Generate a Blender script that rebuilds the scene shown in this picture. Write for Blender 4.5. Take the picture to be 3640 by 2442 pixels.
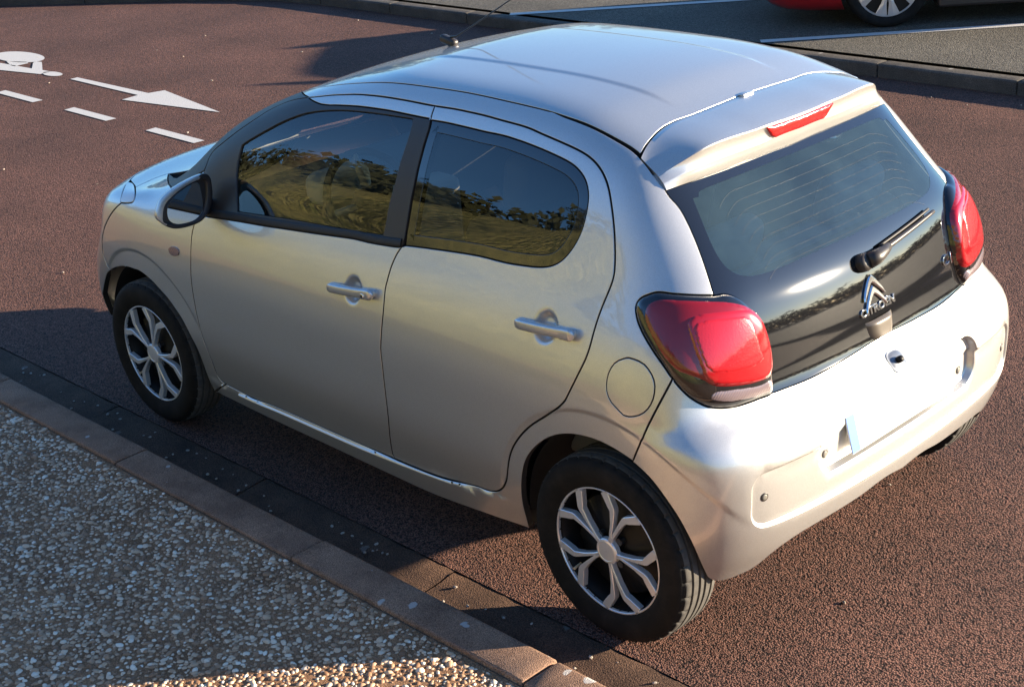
import bpy, bmesh, math, random
import numpy as np
from mathutils import Vector, Matrix
from mathutils.geometry import delaunay_2d_cdt
from mathutils.kdtree import KDTree

# ------------------------------------------------------------------ scene, camera, light, exposure
for o in list(bpy.data.objects): bpy.data.objects.remove(o)
scene = bpy.context.scene
COL = scene.collection
R = math.radians
# world axes: +x is the way the silver car faces, +y its left side, z up, origin on the road under its rear axle
cam_d = bpy.data.cameras.new('camera')
cam_d.sensor_fit = 'HORIZONTAL'; cam_d.sensor_width = 36.0; cam_d.lens = 5420.6/3640*36.0
cam_d.clip_start = .05; cam_d.clip_end = 2000
cam = bpy.data.objects.new('camera', cam_d); COL.objects.link(cam); scene.camera = cam
_az, _el, _roll = -.7452, -.3987, -.0803
_f = Vector((math.cos(_el)*math.cos(_az), math.cos(_el)*math.sin(_az), math.sin(_el)))
_r = _f.cross(Vector((0, 0, 1))).normalized(); _u = _r.cross(_f)
_c, _s = math.cos(_roll), math.sin(_roll)
_r2 = _c*_r + _s*_u; _u2 = -_s*_r + _c*_u
_m = Matrix((_r2, _u2, -_f)).transposed().to_4x4(); _m.translation = Vector((-2.555, 3.4285, 2.4806))
cam.matrix_world = _m

SUN_AZ = R(180+46.5); SUN_EL = R(11.8)
to_sun = Vector((math.cos(SUN_EL)*math.cos(SUN_AZ), math.cos(SUN_EL)*math.sin(SUN_AZ), math.sin(SUN_EL)))
world = bpy.data.worlds.new('World'); scene.world = world; world.use_nodes = True
wn = world.node_tree.nodes; wl = world.node_tree.links
bgn = wn['Background']
sky = wn.new('ShaderNodeTexSky'); sky.sky_type = 'NISHITA'; sky.sun_disc = False
sky.sun_elevation = SUN_EL; sky.sun_rotation = math.atan2(to_sun.x, to_sun.y)
sky.air_density = 1.0; sky.dust_density = .3; sky.ozone_density = 5.0; sky.altitude = 10
wl.new(sky.outputs[0], bgn.inputs[0]); bgn.inputs[1].default_value = .085
sun_d = bpy.data.lights.new('sun', 'SUN'); sun_d.energy = 5.0; sun_d.angle = R(.53); sun_d.color = (1, .84, .62)
sun = bpy.data.objects.new('sun', sun_d); COL.objects.link(sun)
sun.rotation_euler = to_sun.to_track_quat('Z', 'Y').to_euler()
vs = scene.view_settings
vs.view_transform = 'Standard'; vs.look = 'None'; vs.exposure = 2.0; vs.gamma = 1.0; vs.use_curve_mapping = False
scene.render.engine = 'CYCLES'
scene.render.resolution_x = 1024; scene.render.resolution_y = 686
scene.cycles.max_bounces = 10; scene.cycles.transparent_max_bounces = 16

# ------------------------------------------------------------------ material helpers
def mat(name, col=(.5, .5, .5), rough=.5, metal=0., coat=0., coat_r=.03, spec=.5, bump=None, var=None, trans=0., ior=1.5, sheen=0.):
    m = bpy.data.materials.new(name); m.use_nodes = True
    nt = m.node_tree; b = nt.nodes['Principled BSDF']
    b.inputs['Base Color'].default_value = (*col, 1); b.inputs['Roughness'].default_value = rough
    b.inputs['Metallic'].default_value = metal; b.inputs['Coat Weight'].default_value = coat
    b.inputs['Coat Roughness'].default_value = coat_r; b.inputs['Specular IOR Level'].default_value = spec
    b.inputs['Transmission Weight'].default_value = trans; b.inputs['IOR'].default_value = ior
    tc = nt.nodes.new('ShaderNodeTexCoord')
    if var:                                   # (scale, amount, second colour)
        n = nt.nodes.new('ShaderNodeTexNoise'); n.inputs['Scale'].default_value = var[0]; n.inputs['Detail'].default_value = 6
        n.inputs['Roughness'].default_value = .65
        nt.links.new(tc.outputs['Object'], n.inputs['Vector'])
        r = nt.nodes.new('ShaderNodeValToRGB'); r.color_ramp.elements[0].position = .5-var[1]; r.color_ramp.elements[1].position = .5+var[1]
        r.color_ramp.elements[0].color = (*var[2], 1); r.color_ramp.elements[1].color = (*col, 1)
        nt.links.new(n.outputs[0], r.inputs[0]); nt.links.new(r.outputs[0], b.inputs['Base Color'])
    if bump:                                  # (scale, strength, distance)
        n = nt.nodes.new('ShaderNodeTexNoise'); n.inputs['Scale'].default_value = bump[0]; n.inputs['Detail'].default_value = 4
        nt.links.new(tc.outputs['Object'], n.inputs['Vector'])
        bp = nt.nodes.new('ShaderNodeBump'); bp.inputs['Strength'].default_value = bump[1]; bp.inputs['Distance'].default_value = bump[2]
        nt.links.new(n.outputs[0], bp.inputs['Height']); nt.links.new(bp.outputs[0], b.inputs['Normal'])
    return m
def glass_mat(name, tint, refl=1.0, sky_film=0.0):
    """thin window pane: tinted see-through plus a fresnel mirror"""
    m = bpy.data.materials.new(name); m.use_nodes = True; nt = m.node_tree; nt.nodes.clear()
    out = nt.nodes.new('ShaderNodeOutputMaterial'); tr = nt.nodes.new('ShaderNodeBsdfTransparent'); gl = nt.nodes.new('ShaderNodeBsdfGlossy')
    tr.inputs[0].default_value = (*tint, 1); gl.inputs['Roughness'].default_value = .0
    gl.inputs[0].default_value = (refl, refl, refl, 1)
    fr = nt.nodes.new('ShaderNodeFresnel'); fr.inputs[0].default_value = 1.65
    mx = nt.nodes.new('ShaderNodeMixShader')
    nt.links.new(fr.outputs[0], mx.inputs[0]); nt.links.new(tr.outputs[0], mx.inputs[1]); nt.links.new(gl.outputs[0], mx.inputs[2])
    last = mx
    if sky_film > 0:                              # thin dust film in teal, sky reflection painted into its colour
        df = nt.nodes.new('ShaderNodeBsdfDiffuse'); df.inputs[0].default_value = (.20, .33, .40, 1)
        tc = nt.nodes.new('ShaderNodeTexCoord'); n = nt.nodes.new('ShaderNodeTexNoise'); n.inputs['Scale'].default_value = 3.5; n.inputs['Detail'].default_value = 8
        n.inputs['Roughness'].default_value = .7
        nt.links.new(tc.outputs['Object'], n.inputs['Vector'])
        mr = nt.nodes.new('ShaderNodeMapRange'); mr.inputs[1].default_value = .3; mr.inputs[2].default_value = .75; mr.inputs[3].default_value = sky_film*.5; mr.inputs[4].default_value = sky_film*1.6
        nt.links.new(n.outputs[0], mr.inputs[0])
        m2 = nt.nodes.new('ShaderNodeMixShader'); nt.links.new(mr.outputs[0], m2.inputs[0]); nt.links.new(mx.outputs[0], m2.inputs[1]); nt.links.new(df.outputs[0], m2.inputs[2]); last = m2
    nt.links.new(last.outputs[0], out.inputs[0])
    return m
M = {}
# ------------------------------------------------------------------ mesh helpers
def link(name, me, parent=None):
    o = bpy.data.objects.new(name, me); COL.objects.link(o)
    if parent is not None: o.parent = parent
    return o
def mk(name, V, Fc, m, parent=None, N=None, smooth=True):
    me = bpy.data.meshes.new(name)
    V = np.asarray(V, dtype=np.float32)
    me.from_pydata(V.tolist(), [], [tuple(int(i) for i in f) for f in Fc]); me.update()
    if smooth: me.polygons.foreach_set('use_smooth', [True]*len(me.polygons))
    if N is not None: me.normals_split_custom_set_from_vertices([tuple(n) for n in N])
    if m is not None: me.materials.append(m)
    return link(name, me, parent)
def mkbm(name, bm, m, parent=None, smooth=False, angle=None):
    me = bpy.data.meshes.new(name); bm.normal_update(); bm.to_mesh(me); bm.free()
    if smooth:
        me.polygons.foreach_set('use_smooth', [True]*len(me.polygons))
        if angle: me.set_sharp_from_angle(angle=R(angle))
    if m is not None: me.materials.append(m)
    return link(name, me, parent)
def box(bm, c, s, rot=None, bevel=0, seg=2):
    r = bmesh.ops.create_cube(bm, size=1.0); vs_ = r['verts']
    mt = Matrix.Translation(c) @ (rot if rot is not None else Matrix.Identity(4)) @ Matrix.Diagonal((*s, 1))
    if bevel:
        bmesh.ops.transform(bm, verts=vs_, matrix=Matrix.Diagonal((*s, 1)))
        ed = list({e for v in vs_ for e in v.link_edges})
        q = bmesh.ops.bevel(bm, geom=ed, offset=bevel, segments=seg, profile=.5, affect='EDGES')
        vs_ = list({v for f in q['faces'] for v in f.verts} | {v for v in vs_ if v.is_valid})
        vs_ = [v for v in vs_ if v.is_valid]
        mt = Matrix.Translation(c) @ (rot if rot is not None else Matrix.Identity(4))
    bmesh.ops.transform(bm, verts=vs_, matrix=mt); return vs_
def tube_mesh(pts, rad, n=10, cap=True):
    P = np.asarray(pts, float); k = len(P); rad = np.broadcast_to(np.asarray(rad, float), (k,))
    T = np.gradient(P, axis=0); T /= np.linalg.norm(T, axis=1, keepdims=True)
    up = np.array([0, 0, 1.]) if abs(T[0][2]) < .9 else np.array([1., 0, 0])
    V = []
    a = np.cross(T[0], up); a /= np.linalg.norm(a)
    for i in range(k):
        a = a - T[i]*(a@T[i]); a /= np.linalg.norm(a); b = np.cross(T[i], a)
        th = np.linspace(0, 2*np.pi, n, endpoint=False)
        V.append(P[i] + rad[i]*(np.cos(th)[:, None]*a + np.sin(th)[:, None]*b))
    V = np.vstack(V); Fc = []
    for i in range(k-1):
        for j in range(n): Fc.append((i*n+j, i*n+(j+1) % n, (i+1)*n+(j+1) % n, (i+1)*n+j))
    if cap: Fc.append(tuple(range(n))[::-1]); Fc.append(tuple(range((k-1)*n, k*n)))
    return V, Fc
def grid_faces(nu, nv, closed_u=False, closed_v=False):
    Fc = []
    for i in range(nu if closed_u else nu-1):
        for j in range(nv if closed_v else nv-1):
            a = i*nv+j; b = i*nv+(j+1) % nv; c = ((i+1) % nu)*nv+(j+1) % nv; d = ((i+1) % nu)*nv+j
            Fc.append((a, b, c, d))
    return Fc
def empty(name, loc=(0, 0, 0), rz=0.):
    o = bpy.data.objects.new(name, None); COL.objects.link(o); o.location = loc; o.rotation_euler = (0, 0, rz); o.empty_display_size = .2; return o
def tag(o, label=None, cat=None, group=None, kind=None):
    if label: o['label'] = label
    if cat: o['category'] = cat
    if group: o['group'] = group
    if kind: o['kind'] = kind
    return o
# ================================================================== outer skin of the silver car as one smooth function
# ---------- smooth 1-D profiles (dense smoothed tables) ----------
def prof(pts, sig=0.02, step=0.001):
    pts = sorted(pts); xs = np.array([p[0] for p in pts]); ys = np.array([p[1] for p in pts])
    h = np.diff(xs); d = np.diff(ys) / h
    m = np.empty(len(xs)); m[0] = d[0]; m[-1] = d[-1]
    for i in range(1, len(xs) - 1):
        if d[i-1] * d[i] <= 0: m[i] = 0
        else:
            w1 = 2*h[i] + h[i-1]; w2 = h[i] + 2*h[i-1]; m[i] = (w1 + w2) / (w1/d[i-1] + w2/d[i])
    pad = 5 * sig + .02
    t = np.arange(xs[0] - pad, xs[-1] + pad, step)
    k = np.clip(np.searchsorted(xs, t) - 1, 0, len(h) - 1)
    u = (t - xs[k]) / h[k]
    v = ((1+2*u)*(1-u)**2)*ys[k] + (u*(1-u)**2)*h[k]*m[k] + (u*u*(3-2*u))*ys[k+1] + (u*u*(u-1))*h[k]*m[k+1]
    v = np.where(t < xs[0], ys[0] + m[0]*(t-xs[0]), np.where(t > xs[-1], ys[-1] + m[-1]*(t-xs[-1]), v))
    if sig > 0:
        n = int(4*sig/step); g = np.exp(-.5*(np.arange(-n, n+1)*step/sig)**2); g /= g.sum()
        vp = np.concatenate([v[0] + (v[1]-v[0])*np.arange(-n, 0), v, v[-1] + (v[-1]-v[-2])*np.arange(1, n+1)])
        v = np.convolve(vp, g, 'valid')
    s0 = (v[1]-v[0])/step; s1 = (v[-1]-v[-2])/step
    def f(x):
        x = np.asarray(x, float); r = np.interp(x, t, v)
        return r + np.minimum(x - t[0], 0)*s0 + np.maximum(x - t[-1], 0)*s1
    return f
def sst(x, a, b):
    u = np.clip((x-a)/(b-a), 0, 1); return u*u*u*(u*(6*u-15)+10)
def smax(a, b, k):
    h = np.maximum(k - np.abs(a-b), 0)/k; return np.maximum(a, b) + h*h*h*k/6

# ---------- silver hatchback: outer body surface ----------
PLAN = prof([(-.55,.6416),(-.45,.7255),(-.35,.781),(-.2,.803),(0,.8035),(.3,.8025),(.8,.8025),(1.3,.8018),(1.9,.7961),(2.34,.783),(2.6,.7569),(2.8,.7209),(2.95,.675),(3.1,.5988)], .06)
SECT = prof([(0.1,-0.09487),(0.2,-0.06107),(0.3,-0.03243),(0.45,-0.008201),(0.58,-0.00194),(0.68,0.0004993),(0.78,-0.009157),(0.86,-0.03005),(0.93,-0.05751),(1,-0.09064),(1.1,-0.1339),(1.2,-0.177),(1.3,-0.2261),(1.4,-0.2764),(1.5,-0.3371)], .025)
GREEN = prof([(-0.5,-0.08283),(-0.25,-0.04021),(0,-0.006649),(0.3,0.005113),(1.5,0.006716),(1.9,-0.003689),(2.3,-0.04486)], .06)
ZTOP = prof([(-0.4,1.261),(-0.1,1.34),(0.087,1.39),(0.3,1.44),(0.55,1.456),(0.8,1.458),(1.05,1.454),(1.346,1.409),(1.5,1.373),(1.6,1.343),(1.9,1.225),(2.2,1.012),(2.28,0.96),(2.4,0.9293),(2.6,0.9145),(2.75,0.902),(2.85,0.8624),(2.95,0.7499),(3.05,0.6246)], .035)
CROWN = prof([(-.3,.099),(0,.1057),(.6,.0955),(1.3,.1007),(1.7,.0937),(2.1,.13),(2.35,.03),(2.6,.06),(2.9,.047)], .06)
XREAR = prof([(0.12,-0.2991),(0.2,-0.371),(0.27,-0.4092),(0.35,-0.4461),(0.45,-0.4637),(0.55,-0.4633),(0.63,-0.4541),(0.69,-0.4274),(0.715,-0.4022),(0.735,-0.3789),(0.793,-0.3595),(0.86,-0.344),(0.94,-0.3195),(1,-0.2922),(1.1,-0.2195),(1.2,-0.1358),(1.27,-0.07025),(1.4,0.04488)], .016)
BOW = prof([(.2,.155),(.5,.059),(.64,.05),(.73,.11),(.8,.115),(.9,.10),(1.04,.075),(1.27,.068),(1.4,.124)], .03)
XFRONT = prof([(0.15,2.868),(0.25,2.957),(0.4,2.999),(0.55,2.961),(0.65,2.89),(0.75,2.827),(0.85,2.817)], .03)
ZSILL = prof([(.3,.335),(.43,.322),(.524,.3117),(.608,.3010),(.703,.2925),(.788,.2870),(.884,.2822),(.968,.2784),(1.064,.2750),(1.149,.2737),(1.245,.2737),(1.426,.2742),(1.51,.2738),(1.607,.2715),(1.691,.2680),(1.787,.2685),(1.883,.2735),(2.0,.28)], .03)
def rbox(u, v, hu, hv, r):
    a = np.abs(u)-hu+r; b = np.abs(v)-hv+r
    return np.hypot(np.maximum(a, 0), np.maximum(b, 0)) + np.minimum(np.maximum(a, b), 0) - r
DISH = ((1.022, .838), (.203, .904))        # finger dishes behind the door handles
def rec_sd(y, z): return rbox(y, z-(.517-.012*(1-(y/.64)**2)), .652, .087, .055)
def poc_sd(y, z): return rbox(y, z-.573, .40, .083, .065)
def Ys(x, z):
    y = PLAN(x) + SECT(z) + GREEN(x)*sst(z, .8, 1.2)
    y = y + .011*sst(ZSILL(x)-.003-z, 0, .013)*sst(x, .36, .50)*(1-sst(x, 1.9, 2.02))
    for xc, r0, r1, h in ((-.015, .33, .432, -.006), (2.31, .335, .42, -.006)):
        r = np.hypot(x-xc, z-.295)
        up = sst(z, .28, .5) if xc < 1 else sst(z, .40, .60)
        y = y + h*(1-sst(r, r1-.022, r1))*sst(r, .15, .2)*up
    for xc, zc in DISH:
        r = np.hypot(x-xc, (z-zc)*1.0)/.0515
        y = y - .021*(1-sst(r, .25, 1.0))
    return y
def parts(P):
    x, y, z = P[:,0], np.abs(P[:,1]), P[:,2]
    gs = (y - Ys(x, z))*.95
    s = (ZTOP(x+.01)-ZTOP(x-.01))/.02
    ridge = .0035*(1-sst(y, .222, .252))*sst(x, .12, .3)*(1-sst(x, 1.05, 1.25))
    gt = (z - (ZTOP(x) - CROWN(x)*y*y - .05*y**4 + ridge))/np.sqrt(1+s*s)
    sr = (XREAR(z+.006)-XREAR(z-.006))/.012
    rec = .011*sst(-rec_sd(y, z), 0, .012) + .026*sst(-poc_sd(y, z), 0, .014)
    gr = ((XREAR(z) + BOW(z)*y*y + .10*y**4 + rec) - x)/np.sqrt(1+np.minimum(sr*sr, .8))
    gf = x - (XFRONT(z) - .22*y*y - .25*y**4)
    return gs, gt, gr, gf
def F(P):
    gs, gt, gr, gf = parts(P)
    z = P[:,2]; x=P[:,0]
    a = smax(gt, gr, .06)
    a = smax(a, gf, .16)
    k = .16 + .08*sst(-x, -.1, .2) - .10*sst(x, 2.0, 2.45)
    return smax(a, gs, k)
CEN = np.array([1.2, 0, .72])
def cast(org, d, t0, t1, n=60):
    """first root of F from outside in, along org + t d, t in [t0,t1]; returns t (nan if none)"""
    ts = np.linspace(t0, t1, n); N = len(d)
    val = np.empty((n, N))
    for i, t in enumerate(ts): val[i] = F(org + t*d)
    neg = val < 0; first = np.argmax(neg, 0); ok = neg.any(0) & (first > 0)
    f = np.maximum(first, 1); lo = ts[f-1].copy(); hi = ts[f].copy()
    flo = val[f-1, np.arange(N)]; fhi = val[f, np.arange(N)]
    for _ in range(22):
        m = np.where(_ % 3 == 2, .5*(lo+hi), lo + (hi-lo)*np.clip(flo/(flo-fhi+1e-30), .02, .98))
        v = F(org + m[:,None]*d); s = v < 0
        hi = np.where(s, m, hi); fhi = np.where(s, v, fhi); lo = np.where(s, lo, m); flo = np.where(s, flo, v)
    t = lo + (hi-lo)*np.clip(flo/(flo-fhi+1e-30), 0, 1)
    return np.where(ok, t, np.nan)
def radial(D):
    D = np.asarray(D, float); D = D/np.linalg.norm(D, axis=1, keepdims=True)
    t = cast(CEN, -D, -3.2, -.15, 50)
    return CEN - t[:,None]*D
def onto(P): return radial(np.asarray(P, float) - CEN)
def normal(P, e=.003):
    g = np.stack([F(P+np.array(v)) - F(P-np.array(v)) for v in ((e,0,0),(0,e,0),(0,0,e))], 1)
    return g/np.linalg.norm(g, axis=1, keepdims=True)
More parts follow.
